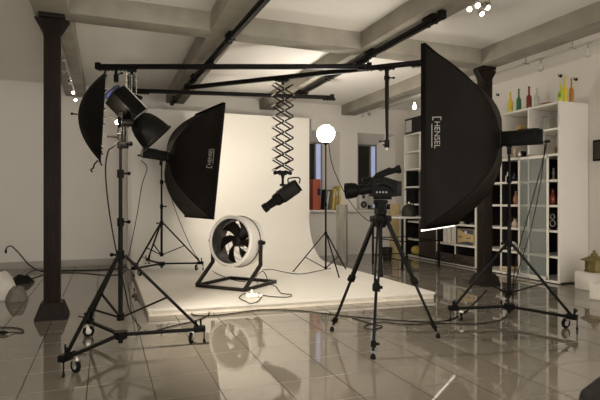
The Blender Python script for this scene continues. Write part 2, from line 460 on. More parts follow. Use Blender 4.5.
# ================================================================ SCISSOR HANGERS
def scissor(label, loc, rotz, z0, z1, half, n, plane=.085, bw=.022):
    t = thing('scissor_hanger', label, 'hanger', loc, rotz, 'scissor hangers on the rails')
    MB().box((0, 0, z0+.03), (.14, .10, .03), bev=.004).cyl((0, 0, z0+.03), (0, 0, z0-.03), .022).build('top_mount', M['black'], t)
    st = (z0-.03-z1)/n
    for k in range(n):
        za, zb = z0-.03-k*st, z0-.03-(k+1)*st
        for py in (-plane, plane):
            MB().bar((-half, py-.004, za), (half, py-.004, zb), .008, bw, up=(0, 1, 0) if False else (0, 0, 1)).build('scissor_bar', M['blackm'], t)
            MB().bar((half, py+.006, za), (-half, py+.006, zb), .008, bw).build('scissor_bar', M['blackm'], t)
    pins = MB()
    for k in range(n+1):
        z = z0-.03-k*st
        for x in (-half, half): pins.cyl((x, -plane-.014, z), (x, plane+.014, z), .009, seg=8)
        if k < n: pins.cyl((0, -plane-.014, z-st/2), (0, plane+.014, z-st/2), .009, seg=8)
    pins.build('pivot_pins', M['steel'], t)
    fm = MB(); fm.box((0, 0, z1-.045), (.10, .12, .07), bev=.01)
    for s_ in (-1, 1):
        fm.bar((s_*half, 0, z1), (s_*.04, 0, z1-.07), .10, .012)
        fm.bar((s_*.03, 0, z1-.02), (s_*.15, 0, z1-.055), .05, .05, bev=.008)
    fm.build('bottom_mount', M['black'], t)
    MB().cyl((0, 0, z1-.07), (0, 0, z1-.16), .035, .016).cyl((0, 0, z1-.15), (0, 0, z1-.20), .02).build('spigot', M['black'], t)
    return t
pc = V(-.275, 7.975)
scissor('long open scissor hanger hanging from the slanting rail over the fan', (pc.x, pc.y, 0), -TH+.35, 3.235, 1.84, .155, 8)
pc2 = V(-2.47, 7.34)
scissor('short folded scissor hanger hanging from the front rail above the black reflector', (pc2.x, pc2.y, 0), -TH+.3, 3.235, 2.92, .065, 6, plane=.05, bw=.010)

# spot lamp on scissor
base = V(-.275, 7.975, 1.655)
t = thing('spot_lamp', 'black spot lamp aimed down left, hung under the open scissor hanger', 'lamp', base, -TH+.1)
ax = Vector((-.80, -.12, -.56)).normalized()
c0 = Vector((.19, 0, .0))-Vector((0, 0, .085))
def P(s, off=0): return c0+ax*s+Vector((0, 0, off))
mb = MB(); mb.bar(P(-.03), P(.30), .21, .22, bev=.03); mb.build('housing', M['blackm'], t)
MB().bar(P(-.06), P(-.028), .19, .20, bev=.01).bar(P(.12, -.105), P(.30, -.105), .05, .03, bev=.006).build('rear_cover', M['plastic'], t)
MB().lathe([(.085, .30), (.10, .31), (.10, .37), (.07, .41), (.062, .53), (.072, .54), (.072, .61), (.058, .61), (.055, .42)], c0, ax, 24).build('snoot', M['black'], t)
MB().lathe([(0, .55), (.056, .56)], c0, ax, 24).build('lens', M['lens'], t)
h = P(.02, .10)
MB().tube(spline([h+Vector((-.08, 0, -.03)), h+Vector((-.08, 0, .05)), h+Vector((.09, 0, .06)), h+Vector((.09, 0, -.03))], 6), .011).build('carry_handle', M['black'], t)
MB().cyl((0, 0, 0), (0, 0, -.06), .022).bar((0, 0, -.05), tuple(P(.17, .06)), .05, .04, bev=.006).cyl((-.05, 0, -.05), (.05, 0, -.05), .018).build('mount_clamp', M['plastic'], t)

# drop tube
dp = V(1.27, 7.31, 3.26)
t = thing('drop_tube', 'black telescopic tube hanging from the slanting rail beside the big softbox', 'hanging tube', dp, -TH)
MB().cyl((0, 0, .02), (0, 0, -.55), .030).cyl((0, 0, -.55), (0, 0, -1.08), .026).build('tube', M['blackm'], t)
MB().cyl((0, 0, -.08), (0, 0, -.14), .040).cyl((.03, 0, -.11), (.09, 0, -.11), .010).sphere((.10, 0, -.11), .018).build('top_clamp', M['black'], t)
MB().cyl((0, 0, -1.02), (0, 0, -1.13), .038).cyl((-.03, 0, -1.04), (-.09, 0, -1.04), .009).sphere((-.10, 0, -1.04), .018).cyl((-.03, 0, -1.09), (-.06, 0, -1.09), .012).build('bottom_clamp', M['black'], t)
MB().cyl((0, 0, -1.13), (0, 0, -1.17), .014).build('spigot', M['steel'], t)

# ================================================================ LIGHT STANDS
def roller_stand(label, loc, rotz, ang, top, Rr=.70):
    t = thing('light_stand', label, 'light stand', loc, rotz, 'rolling light stands')
    MB().cyl((0, 0, .27), (0, 0, 1.18), .021).build('lower_tube', M['black'], t)
    MB().cyl((0, 0, 1.15), (0, 0, min(1.62, top)), .017).build('middle_tube', M['black'], t)
    MB().cyl((0, 0, min(1.58, top-.1)), (0, 0, top), .013).build('upper_tube', M['blackm'], t)
    for z in (1.16, 1.60):
        if z < top: MB().cyl((0, 0, z-.04), (0, 0, z+.035), .030).cyl((.02, 0, z), (.065, 0, z), .009).sphere((.075, 0, z), .017).build('lock_knob', M['plastic'], t)
    MB().cyl((0, 0, .82), (0, 0, .90), .034).cyl((-.02, 0, .86), (-.07, 0, .86), .009).sphere((-.08, 0, .86), .018).build('leg_collar', M['plastic'], t)
    MB().cyl((0, 0, .265), (0, 0, .33), .034).build('brace_collar', M['plastic'], t)
    MB().cyl((0, 0, .10), (0, 0, .165), .06).cyl((0, 0, .06), (0, 0, .10), .022).build('dolly_hub', M['plastic'], t)
    for i in range(3):
        a = ang+i*2*PI/3; u = Vector((math.cos(a), math.sin(a), 0)); n = Vector((-u.y, u.x, 0)); Z = Vector((0, 0, 1))
        top_ = u*.035+Z*.855; foot = u*(Rr-.03)+Z*.165
        MB().bar(top_, foot, .026, .026, bev=.006).build('leg', M['black'], t)
        j = top_.lerp(foot, .58)
        mb = MB()
        mb.bar(u*.03+Z*.30, j, .016, .016); mb.cyl(j-n*.018, j+n*.018, .012)
        mb.build('brace', M['black'], t)
        MB().bar(u*.05+Z*.135, u*(Rr-.01)+Z*.135, .032, .03, bev=.005).build('dolly_arm', M['black'], t)
        cl = MB(); e = u*Rr+Z*.14
        cl.bar(e-u*.07, e+u*.04, .06, .055, bev=.008)
        cl.cyl(e+Z*.02+n*.025, e+Z*.085+n*.035, .010).cyl(e+Z*.02-n*.02-u*.04, e+Z*.09-n*.03-u*.05, .008)
        cl.bar(e+Z*.03+n*.02, e+Z*.06+n*.10, .012, .012)
        cl.build('foot_clamp', M['plastic'], t)
        mb = MB(); pn = e+u*.03+n*.02
        mb.cyl(pn-Z*.125, pn, .006).cyl(pn-Z*.136, pn-Z*.105, .012)
        mb.build('levelling_pin', M['blackm'], t)
        c = u*(Rr-.085)+n*.045; r_ = .055
        ca = MB()
        ca.box(tuple(c+Z*.105), (.05, .05, .02), bev=.004)
        wd = (u*.3+n*.95).normalized(); wx = Vector((-wd.y, wd.x, 0))
        for s_ in (-1, 1): ca.bar(c+Z*.105+wx*s_*.020, c-wd*.012+Z*r_+wx*s_*.020, .03, .005, up=tuple(wx))
        ca.cyl(c+Z*.10, c+Z*.125, .012)
        caster = ca.build('caster', M['steel'], t)
        wc = c-wd*.012+Z*r_
        MB().lathe([(.028, -.014), (r_-.006, -.014), (r_, -.008), (r_, .008), (r_-.006, .014), (.028, .014)], wc, wx, 24, closed=True).build('tyre', M['rubber'], caster)
        MB().lathe([(0, -.012), (.028, -.012), (.030, 0), (.028, .012), (0, .012)], wc, wx, 20).build('wheel_hub', M['lgrey'], caster)
    return t
SA = V(-1.633, 4.55); SB_ = V(-2.48, 8.96, CH+.002); SC = V(2.41, 5.76)
roller_stand('black rolling light stand in the left foreground carrying umbrella and reflector lamp', SA, -TH, R(15), 1.93, .72)
roller_stand('black rolling light stand on the white platform behind the far softbox', SB_, -TH, R(7), 1.97)
roller_stand('black rolling light stand under the big near softbox at right', SC, -TH, R(69), 1.96)

# globe stand
GS = V(.45, 8.73, CH+.002)
t = thing('light_stand', 'slim three-legged black stand on the platform holding the glowing round lamp', 'light stand', GS, -TH)
MB().cyl((0, 0, .07), (0, 0, 1.2), .016).build('lower_tube', M['black'], t)
MB().cyl((0, 0, 1.18), (0, 0, 2.23), .012).build('upper_tube', M['blackm'], t)
MB().cyl((0, 0, .66), (0, 0, .72), .026).cyl((0, 0, 1.16), (0, 0, 1.23), .024).cyl((0, 0, .07), (0, 0, .11), .026).build('collar', M['plastic'], t)
for a in (168, 48, 289):
    u = Vector((math.cos(R(a)), math.sin(R(a)), 0)); Z = Vector((0, 0, 1))
    a0 = u*.02+Z*.69; f = u*.58+Z*.012
    lg = MB().bar(a0, f, .02, .02, bev=.004).build('leg', M['black'], t)
    MB().sphere(tuple(f+Z*.003), .014, seg=10).build('rubber_foot', M['rubber'], lg)
    MB().bar(u*.02+Z*.09, a0.lerp(f, .62), .013, .013).build('brace', M['black'], t)
gz = 2.52-CH
t = thing('globe_lamp', 'glowing white globe lamp on slim stand at the backdrop edge', 'lamp', GS+Vector((0, 0, 2.23)), -TH)
gz = 2.52-(CH+.002)-2.23
MB().sphere((0, 0, gz+.0), .155, seg=32).build('globe', M['globe'], t)
MB().cyl((0, 0, .001), (0, 0, .03), .022).cyl((0, 0, .02), (0, 0, gz-.12), .05, .06, seg=20).build('lamp_socket', M['plastic'], t)
MB().cyl((.05, 0, .05), (.09, 0, .05), .010).build('tilt_knob', M['plastic'], t)

# ================================================================ SOFTBOXES (with their own flash heads)
def softbox(label, ring, rotz, tilt, sign, flap=False):
    D, hw, hh, rr = .70, .70, 1.03, .085
    t = thing('softbox', label, 'softbox', ring, rot=(0, tilt, rotz))
    NT, NU = 14, 12
    def f(t_): return t_**.5
    def corner(t_, sy, sz): 
        k_ = f(t_)
        return Vector((D*t_, sy*(rr+(hw-rr)*k_), sz*(rr+(hh-rr)*k_)))
    def panel(c0, c1, nrm):
        rows = []
        for i in range(NT+1):
            tt = (i/NT)**1.4
            A, B = corner(tt, *c0), corner(tt, *c1); row = []
            for j in range(NU+1):
                s_ = j/NU
                sag = -.055*math.sin(PI*s_)*math.sin(PI*min(1, tt*1.02))**.8 if tt < .98 else 0
                row.append(A.lerp(B, s_)+Vector(nrm)*sag)
            rows.append(row)
        return rows
    for nm, c0, c1, nr in (('side_panel', (-1, -1), (-1, 1), (0, -1, 0)), ('side_panel', (1, 1), (1, -1), (0, 1, 0)),
                           ('top_panel', (-1, 1), (1, 1), (0, 0, 1)), ('bottom_panel', (1, -1), (-1, -1), (0, 0, -1))):
        MB().sheet(panel(c0, c1, nr), thick=.004).build(nm, M['fabric'], t)
    for sy in (-1, 1):
        for sz in (-1, 1):
            MB().tube([corner((i/12)**1.4, sy, sz) for i in range(13)], .009, 6).build('rib_seam', M['umbrella'], t)
    rim = MB()
    for (y0, z0, y1, z1) in ((-1, -1, 1, -1), (1, -1, 1, 1), (1, 1, -1, 1), (-1, 1, -1, -1)):
        rim.bar((D-.025, y0*hw, z0*hh), (D-.025, y1*hw, z1*hh), .05 if z0 != z1 else .012, .012 if z0 != z1 else .05, up=(1, 0, 0) if False else (0, 0, 1)) if False else None
    for sz in (-1, 1): rim.box((D-.02, 0, sz*(hh+.004)), (.055, 2*hw+.016, .010))
    for sy in (-1, 1): rim.box((D-.02, sy*(hw+.004), 0), (.055, .010, 2*hh+.016))
    rim.build('front_hem', M['umbrella'], t)
    df = MB(); df.box((D+.003, 0, 0), (.016, 2*hw-.004, 2*hh-.004), bev=.003)
    if flap: df.box((D+.004, 0, -hh-.014), (.008, 2*hw, .034))
    df.build('diffuser', M['soft'], t)
    MB().lathe([(.105, -.02), (.125, -.01), (.125, .045), (.105, .055)], (0, 0, 0), (1, 0, 0), 28, closed=True).build('speed_ring', M['blackm'], t)
    # logo on the visible side panel
    ysgn = sign
    lz = .04; tt = .80
    c = corner(tt, ysgn, 1); c2 = corner(tt, ysgn, -1)
    yy = c.y + (-ysgn*.055*math.sin(PI*.5)*math.sin(PI*tt)**.8) + ysgn*.006
    # slope of the panel (dy/dx)
    e = corner(tt+.03, ysgn, 1).y - corner(tt-.03, ysgn, 1).y
    slope = math.atan2(e, D*.06)
    out = Vector((-math.sin(slope)*ysgn*ysgn, math.cos(slope)*1, 0)) if ysgn > 0 else Vector((-abs(math.sin(slope)), -math.cos(slope), 0))
    if ysgn > 0: X = Vector((0, 0, -1))      # text reads downwards
    else: X = Vector((0, 0, 1))              # text reads upwards
    Zt = out.normalized(); Yt = Zt.cross(X)
    return t, X, Yt, Zt, Vector((D*tt, yy, lz))
def logo(t, X, Yt, Zt, o, size=.088):
    m = Matrix((X, Yt, Zt)).transposed().to_4x4(); m.translation = o+Zt*.012+X*.02
    text_mesh('logo_lettering', 'HENSEL', size, m, M['logo'], t)
    mb = MB()
    def q(a, b, w, h): mb.prism([o+X*(a-w/2)+Yt*(b-h/2)+Zt*.012, o+X*(a+w/2)+Yt*(b-h/2)+Zt*.012, o+X*(a+w/2)+Yt*(b+h/2)+Zt*.012, o+X*(a-w/2)+Yt*(b+h/2)+Zt*.012], Zt*.002)
    L_ = size*2.0
    q(-L_+.0, 0, .010, size*1.0); q(-L_+.015, size*.5, .04, .010); q(-L_+.015, -size*.5, .04, .010)
    q(.03, -size*.62, L_*1.5, .010)
    mb.build('logo_bracket', M['logo'], t)
def flash_head(label, loc, rotz, tilt, L_=.40):
    """local +x is where the flash points; origin at the stand spigot below the body"""
    t = thing('flash_head', label, 'flash head', loc, rot=(0, tilt, rotz))
    MB().box((-.135, 0, .088), (L_+.04, .145, .165), bev=.018).build('body', M['plastic'], t)
    MB().box((-.155-L_/2-.008, 0, .085), (.016, .105, .115), bev=.004).build('control_panel', M['grey'], t)
    MB().tube(spline([(-.30, 0, .16), (-.30, 0, .178), (-.10, 0, .178), (-.10, 0, .16)], 6), .010).build('handle', M['black'], t)
    MB().cyl((0, 0, -.09), (0, 0, -.01), .024).box((0, 0, .005), (.06, .05, .035), bev=.005).cyl((0, .02, -.02), (0, .09, -.02), .009).bar((0, .09, -.02), (0, .09, -.07), .014, .014).build('tilt_bracket', M['black'], t)
    for sy in (-.0735, .0735):
        vents = MB()
        for k_ in range(6): vents.box((-.27+k_*.022, sy, .085), (.008, .004, .07))
        vents.build('vent_slots', M['rubber'], t)
    MB().box((-.155-L_/2-.04, .0, .03), (.06, .03, .03), bev=.005).build('power_plug', M['rubber'], t)
    return t
nR = Vector((-.85, .53)); aR = math.atan2(nR.y, nR.x)
ringR = V(2.41-.85*.10, 5.76+.53*.10, 2.07)
sb = softbox('large black softbox at right, nearest the camera, facing the backdrop', ringR, aR-TH, R(0), 1, True)
logo(*sb)
flash_head('black flash head plugged into the back of the near softbox', V(2.41, 5.76, 1.98), aR-TH, 0)
nL = Vector((.85, .53)); aL = math.atan2(nL.y, nL.x)
zL = 2.13
ringL = V(-2.48+.85*.12, 8.96+.53*.12, zL)
sb = softbox('large black softbox at the far left in front of the white backdrop', ringL, aL-TH, R(6), -1)
logo(*sb)
flash_head('black flash head behind the far softbox on the platform', V(-2.48, 8.96, 2.075), aL-TH, R(6))

# ================================================================ FRONT STAND HEAD: UMBRELLA, REFLECTOR FLASH, BARE BULB LAMP
du = 4.50
uc = W(103, 117, du)                      # centre of the open rim
nu = Vector((.93, .366)); nu.normalize()
au = math.atan2(nu.y, nu.x)
t = thing('umbrella', 'black photo umbrella seen edge-on at the front left stand', 'umbrella', uc, rot=(0, R(3), au-TH))
RU, DU = .405, .205
def ucan(rad, ang):
    # 8-panel canopy, panels pulled straight between the ribs
    k_ = 8; aa = (ang % (2*PI/k_))-PI/k_
    rr_ = rad*math.cos(PI/k_)/math.cos(aa)*.35+rad*.65
    x = -DU*(1-(rad/RU)**2.0)
    return Vector((x, rr_*math.cos(ang+PI/8*0), rr_*math.sin(ang)))
rows = []
for i in range(0, 11):
    rad = max(RU*i/10, .004)
    rows.append([ucan(rad, 2*PI*j/48+PI/2) for j in range(49)])
MB().sheet(rows, thick=.003).build('canopy', M['umbrella'], t)
for k_ in range(8):
    a = 2*PI*k_/8+PI/2
    rb = MB().tube([ucan(max(RU*i/8, .004), a)+Vector((.008, 0, 0)) for i in range(9)], .004, 6).build('rib', M['blackm'], t)
    MB().cyl(ucan(RU*.97, a), ucan(RU*1.0, a)+Vector((.015, math.cos(a)*.035, math.sin(a)*.035)), .006).build('rib_tip', M['plastic'], rb)
MB().cyl((-DU-.05, 0, 0), (.16, 0, 0), .006).sphere((-DU-.05, 0, 0), .012, seg=10).build('shaft', M['blackm'], t)
MB().tube(spline([(-.02, -.02, -RU+.01), (-.05, -.03, -RU-.03), (-.055, -.03, -RU-.06), (-.075, -.04, -RU-.08), (-.06, -.045, -RU-.10)], 5), .007, 6).build('tie_strap', M['fabric'], t)

# bare-bulb lamp firing into the umbrella
lc = W(117, 122.5, 4.42)
t = thing('bulb_lamp', 'small black lamp head with a glowing bare bulb below the umbrella centre', 'lamp', lc, -TH)
MB().lathe([(.0, .0), (.028, .0), (.035, .02), (.035, .10), (.025, .11), (0, .11)], (.028, .03, .005), (1, .25, 0), 20).build('housing', M['plastic'], t)
MB().lathe([(.034, -.005), (.052, -.03), (.054, -.03), (.037, .0)], (.03, .03, .005), (1, .25, 0), 20, closed=True).build('reflector_rim', M['black'], t)
MB().sphere((.004, .0, 0), .019, seg=16).build('bulb', M['bulb'], t)
MB().cyl((.055, .03, -.03), (.055, .03, -.19), .012).box((.055, .035, -.20), (.06, .05, .05), bev=.006).cyl((.03, .03, -.10), (-.01, .03, -.10), .01).build('bracket', M['black'], t)

# big flash head with bell reflector
fa = Vector((.66, .22, -.72)).normalized()
side = Vector((0, 0, 1)).cross(fa).normalized(); upv = fa.cross(side)
fo = W(126, 106, 4.62)
t = thing('flash_head', 'flash head with lit top face painted grey and black bell reflector aimed down on front left stand', 'flash head', fo, -TH)
m4 = Matrix((fa, side, upv)).transposed().to_4x4() @ Matrix.Rotation(R(-32), 4, 'X')
b = MB().box((0, 0, 0), (.29, .20, .16), bev=.012, mtx=m4); b.build('body', M['plastic'], t)
MB().box((0, 0, .085), (.285, .19, .012), bev=.004, mtx=m4).build('painted_lit_face', M['lgrey'], t)  # light on the box's top face, painted as a pale grey plate
MB().box((.148, 0, 0), (.012, .21, .18), bev=.004, mtx=m4).build('front_flange', M['grey'], t)
MB().lathe([(.0, -.185), (.075, -.185), (.085, -.175), (.085, -.152), (0, -.152)], (0, 0, 0), fa, 24).build('control_panel', M['blue'], t)
for k_ in range(6):
    a = k_*PI/3
    MB().cyl(m4 @ Vector((-.186, .05*math.cos(a), .05*math.sin(a))), m4 @ Vector((-.196, .05*math.cos(a), .05*math.sin(a))), .009, seg=10).build('control_knob', M['lgrey'], t)
MB().lathe([(0.07, 0.15), (0.085, 0.155), (0.115, 0.19), (0.138, 0.25), (0.152, 0.32), (0.16, 0.385), (0.172, 0.395), (0.174, 0.407), (0.163, 0.407), (0.146, 0.32), (0.132, 0.25), (0.108, 0.195), (0.07, 0.17)], (0, 0, 0), fa, 36, closed=True).build('bell_reflector', M['black'], t)
MB().lathe([(0, .15), (.04, .15), (.045, .19), (.03, .24), (0, .25)], (0, 0, 0), fa, 20).build('modelling_bulb', M['spotlit'], t)
BELL = (Vector(fo)+t.matrix_basis.to_3x3() @ (fa*.42), t.matrix_basis.to_3x3() @ fa)
sp = SA+Vector((0, 0, 1.93)); inv = t.matrix_basis.inverted()
spl = inv @ sp
MB().cyl(spl+Vector((0, 0, -.10)), spl+Vector((0, 0, .05)), .028).cyl(spl+Vector((0, 0, -.06)), spl+Vector((.08, 0, -.06)), .011).sphere(spl+Vector((.09, 0, -.06)), .022, seg=12).bar(spl+Vector((0, 0, .02)), m4 @ Vector((.02, 0, -.085)), .05, .035, bev=.006).cyl(spl+Vector((0, 0, .0)), spl+Vector((-.09, -.08, -.0)), .010).build('tilt_bracket', M['black'], t)

# short hook under the front rail
t = thing('rail_spigot', 'short black spigot clamp hanging from the front rail left of the folded scissor', 'clamp', V(-2.70, 7.34, 3.265), -TH)
MB().cyl((0, 0, .015), (0, 0, -.07), .022).cyl((0, 0, -.06), (0, 0, -.17), .034).build('clamp_body', M['black'], t)
MB().cyl((.03, 0, -.06), (.08, 0, -.04), .01).sphere((.085, 0, -.04), .018, seg=10).build('knob', M['plastic'], t)

# ================================================================ FAN
fr_ = R(-27.4)
t = thing('studio_fan', 'white drum wind fan on a black steel frame on the platform', 'fan', V(-.945, 7.50, CH+.002), fr_-TH)
q = .42; s_ = .035
fb = MB()
for a, b in (((-q, -q), (q, -q)), ((q, -q), (q, q)), ((q, q), (-q, q)), ((-q, q), (-q, -q))):
    fb.bar((a[0], a[1], .0225), (b[0], b[1], .0225), .05, .045, bev=.004)
fb.build('base_frame', M['fandark'], t)
for sx in (-1, 1):
    fa_ = MB()
    fa_.bar((sx*q, -q, .03), (sx*(q+.01), -q+.40, .33), .05, .04, bev=.004)
    fa_.bar((sx*(q+.01), -q+.395, .31), (sx*(q+.01), -q+.40, .69), .04, .05, up=(0, 1, 0), bev=.004)
    fa_.build('support_arm', M['fandark'], t)
    MB().cyl((sx*.36, -q+.40, .65), (sx*(q+.06), -q+.40, .65), .022).sphere((sx*(q+.06), -q+.40, .65), .03, seg=12).build('pivot_knob', M['plastic'], t)
fc = Vector((.02, -.02, .655)); fx = Vector((0, -1, .10)).normalized()
RF, LF = .375, .175
dr = MB(); dr.lathe([(RF-.045, LF+.015), (RF-.02, LF+.03), (RF+.004, LF+.015), (RF, LF-.02), (RF, -LF), (RF-.012, -LF), (RF-.02, LF-.03)], fc, fx, 56, closed=True)
drum = dr.build('drum_housing', M['fanwhite'], t)
MB().lathe([(RF-.0215, LF-.03), (RF-.0215, -LF+.01), (RF-.0285, -LF+.01), (RF-.0475, LF+.0)], fc, fx, 56, closed=True).build('inner_lining', M['faninner'], t)
MB().tube([fc+fx*.04*(-1)+Vector((math.cos(a)*(RF+.006), 0, 0))+Vector((0, .10, 1)).normalized()*math.sin(a)*(RF+.006) for a in [2*PI*i/48 for i in range(48)]], .007, 6, closed=True).build('drum_band', M['fandark'], t)
fu = fx.cross(Vector((1, 0, 0))).normalized(); fv = fx.cross(fu)
hubp = fc-fx*.02
MB().lathe([(0, .075), (.05, .07), (.075, .05), (.08, -.02), (.08, -.12), (0, -.12)], hubp, fx, 24).build('motor_hub', M['fandark'], t)
for k_ in range(6):
    a0 = k_*PI/3+.2; rows = []
    for i in range(9):
        rr_ = .06+(.325-.06)*i/8
        row = []
        sweep = .55*(i/8)**1.3
        wdt = .80-.12*(i/8)
        for j in range(7):
            s2 = j/6-.5
            a = a0+sweep+s2*wdt*(1.0 if i > 1 else .9)
            dep = s2*.10*(1-.35*i/8)+.012*math.cos(s2*PI)
            row.append(hubp+(fu*math.cos(a)+fv*math.sin(a))*rr_+fx*(dep-.02))
        rows.append(row)
    MB().sheet(rows, thick=.005).build('blade', M['fandark'], t)
gd = MB()
for rr_ in (.12, .20, .28, .345):
    gd.tube([fc-fx*(LF-.01)+(fu*math.cos(a)+fv*math.sin(a))*rr_ for a in [2*PI*i/40 for i in range(40)]], .004, 5, closed=True)
for k_ in range(6):
    a = k_*PI/3; gd.cyl(fc-fx*(LF-.01)+(fu*math.cos(a)+fv*math.sin(a))*.05, fc-fx*(LF-.01)+(fu*math.cos(a)+fv*math.sin(a))*(RF-.02), .005, seg=6)
gd.build('rear_guard', M['grey'], t)

# ================================================================ TRIPOD + CAMCORDER
TC = V(.772, 4.80); tz = 1.216
t = thing('tripod', 'black video tripod on the tiled floor in front of the platform', 'tripod', TC, -TH)
feet = [Vector((.332-.772, 5.19-4.80, 0)), Vector((.623-.772, 4.27-4.80, 0)), Vector((1.36-.772, 4.93-4.80, 0))]
MB().cyl((0, 0, .64), (0, 0, tz+.06), .020).cyl((0, 0, .62), (0, 0, .66), .026).build('centre_column', M['black'], t)
MB().lathe([(0, -.10), (.045, -.10), (.065, -.06), (.07, .0), (.05, .03), (0, .03)], (0, 0, tz-.02), (0, 0, 1), 20).build('shoulder', M['plastic'], t)
for f in feet:
    u = f.normalized(); n = Vector((-u.y, u.x, 0))
    a = u*.065+Vector((0, 0, tz-.05)); e = f+Vector((0, 0, .03))
    md = a.lerp(e, .52)
    lg = MB()
    lg.bar(a+n*.016, md+n*.016, .018, .030, bev=.004); lg.bar(a-n*.016, md-n*.016, .018, .030, bev=.004)
    L = lg.build('leg', M['black'], t)
    MB().bar(a.lerp(e, .46), a.lerp(e, .97), .026, .024, bev=.006).build('leg_extension', M['blackm'], L)
    lk = MB(); lk.bar(a.lerp(e, .495), a.lerp(e, .55), .066, .055, bev=.008); lk.cyl(md+n*.03, md+n*.055, .014); lk.build('leg_lock', M['plastic'], L)
    lk2 = MB(); lk2.bar(a.lerp(e, .90), a.lerp(e, .945), .045, .042, bev=.006); lk2.cyl(a.lerp(e, .92)+n*.02, a.lerp(e, .92)+n*.05, .012); lk2.build('foot_lock', M['plastic'], L)
    MB().lathe([(0, 0), (.022, .002), (.024, .015), (.014, .045), (0, .05)], f, (0, 0, 1), 14).build('rubber_foot', M['rubber'], L)
    MB().box(tuple(a+Vector((0, 0, .015))), (.075, .075, .06), rot=(0, 0, math.atan2(u.y, u.x)), bev=.01).build('hinge', M['plastic'], L)
hd = MB(); hd.cyl((0, 0, tz+.01), (0, 0, tz+.05), .06).cyl((0, 0, tz+.045), (0, 0, tz+.12), .055).box((0, 0, tz+.125), (.13, .085, .04), bev=.01).cyl((0, -.065, tz+.09), (0, .065, tz+.09), .038)
hd.build('fluid_head', M['plastic'], t)
MB().cyl((.02, .05, tz+.09), (.03, .26, tz-.03), .009).cyl((.0285, .22, tz-.007), (.032, .30, tz-.052), .015).build('pan_handle', M['black'], t)
MB().cyl((.03, -.06, tz+.06), (.03, -.10, tz+.06), .016).build('drag_knob', M['black'], t)

cz = tz+.147
t = thing('camcorder', 'black shoulder-style camcorder on the tripod pointing left', 'camcorder', V(.772, 4.80, cz), -TH, rot=(0, R(0), -TH+R(4)))
MB().box((.02, 0, .018), (.17, .07, .034), bev=.008).build('base_plate', M['plastic'], t)
bd = MB()
bd.prism([(-.10, -.07, .03), (.14, -.07, .028), (.145, -.07, .18), (.03, -.07, .215), (-.05, -.07, .20), (-.10, -.07, .145)], (0, .14, 0))
bd.build('body', M['plastic'], t)
MB().box((.168, 0, .105), (.055, .11, .145), bev=.012).build('battery', M['blackm'], t)
lx = Vector((-1, 0, -.10)).normalized()
lo = Vector((-.085, 0, .105))
MB().lathe([(0, 0), (.050, 0), (.052, .02), (.048, .03), (.048, .06), (.054, .065), (.054, .105), (.050, .11), (.050, .14), (.055, .15), (0, .15)], lo, lx, 28).build('lens_barrel', M['black'], t)
MB().lathe([(.050, .135), (.068, .15), (.076, .20), (.076, .255), (.069, .255), (.066, .20), (.050, .155)], lo, lx, 28, closed=True).build('lens_hood', M['plastic'], t)
MB().lathe([(0, .175), (.060, .175), (.060, .165), (0, .165)], lo, lx, 24).build('lens_glass', M['lens'], t)
hn = MB()
hn.bar((-.085, 0, .14), (-.005, 0, .235), .055, .085, bev=.015); hn.bar((-.03, 0, .225), (.11, 0, .285), .06, .065, bev=.015)
hn.build('top_handle', M['plastic'], t)
MB().bar((.075, -.01, .262), (.15, -.01, .285), .055, .055, bev=.012).lathe([(.030, 0), (.042, .03), (.040, .045), (.025, .045)], (.145, -.01, .283), (1, 0, .25), 20, closed=True).build('viewfinder', M['rubber'], t)
MB().cyl((-.11, .045, .20), (.02, .045, .225), .014).cyl((-.17, .045, .19), (-.10, .045, .203), .019).build('microphone', M['black'], t)
MB().tube(spline([(-.05, -.068, .14), (.0, -.10, .15), (.08, -.10, .12), (.11, -.068, .07)], 6), .012, 8).build('hand_strap', M['leather'], t)
mb = MB()
for i in range(4): mb.cyl((-.05+.03*i, -.070, .07), (-.05+.03*i, -.076, .07), .009, seg=10)
mb.build('buttons', M['grey'], t)

# ================================================================ BOOKCASES ON THE RIGHT WALL
ZS = [.05, .45, .87, 1.285, 1.70, 2.12, 2.54]
BT = 2.96
def bookcase(label, y0, y1, nb, back_from):
    t = thing('bookcase', label, 'bookcase', (6.8, y0, 0), 0, 'white bookcases on the right wall')
    x0, x1 = 6.8, 7.44; th = .035
    for y in (y0, y1): MB().box(((x0+x1)/2, y+(th/2 if y == y0 else -th/2), BT/2+.02), (x1-x0, th, BT-.04), bev=.003).build('side_panel', M['white'], t, world=True)
    bw = (y1-y0)/nb
    for i in range(1, nb):
        MB().box(((x0+x1)/2, y0+bw*i, (2.12+BT)/2), (x1-x0-.01, .026, BT-2.18)).build('divider', M['white'], t, world=True)
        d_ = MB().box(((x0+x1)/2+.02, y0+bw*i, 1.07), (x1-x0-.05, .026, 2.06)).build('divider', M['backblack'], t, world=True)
        MB().box((x0+.012, y0+bw*i, 1.07), (.014, .027, 2.06)).build('edge_strip', M['white'], d_, world=True)
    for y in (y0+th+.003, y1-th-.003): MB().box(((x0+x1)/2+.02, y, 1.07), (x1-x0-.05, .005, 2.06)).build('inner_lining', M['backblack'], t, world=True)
    MB().box(((x0+x1)/2, (y0+y1)/2, BT-.02+.002), (x1-x0+.01, y1-y0+.004, .036), bev=.003).build('top_board', M['white'], t, world=True)
    for i in range(nb):
        for z in ZS:
            MB().box(((x0+x1)/2+.002, y0+bw*(i+.5), z-.018), (x1-x0-.01-(0 if z != 2.12 else -.02), bw-.03, .036)).build('shelf', M['white'], t, world=True)
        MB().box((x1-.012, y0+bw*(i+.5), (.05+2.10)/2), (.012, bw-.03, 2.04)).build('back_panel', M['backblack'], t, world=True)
        MB().box((x1-.012, y0+bw*(i+.5), (2.13+2.93)/2), (.012, bw-.03, .80)).build('back_panel', M['white'], t, world=True)
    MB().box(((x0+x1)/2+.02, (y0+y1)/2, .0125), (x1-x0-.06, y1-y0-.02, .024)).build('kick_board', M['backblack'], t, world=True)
    return t
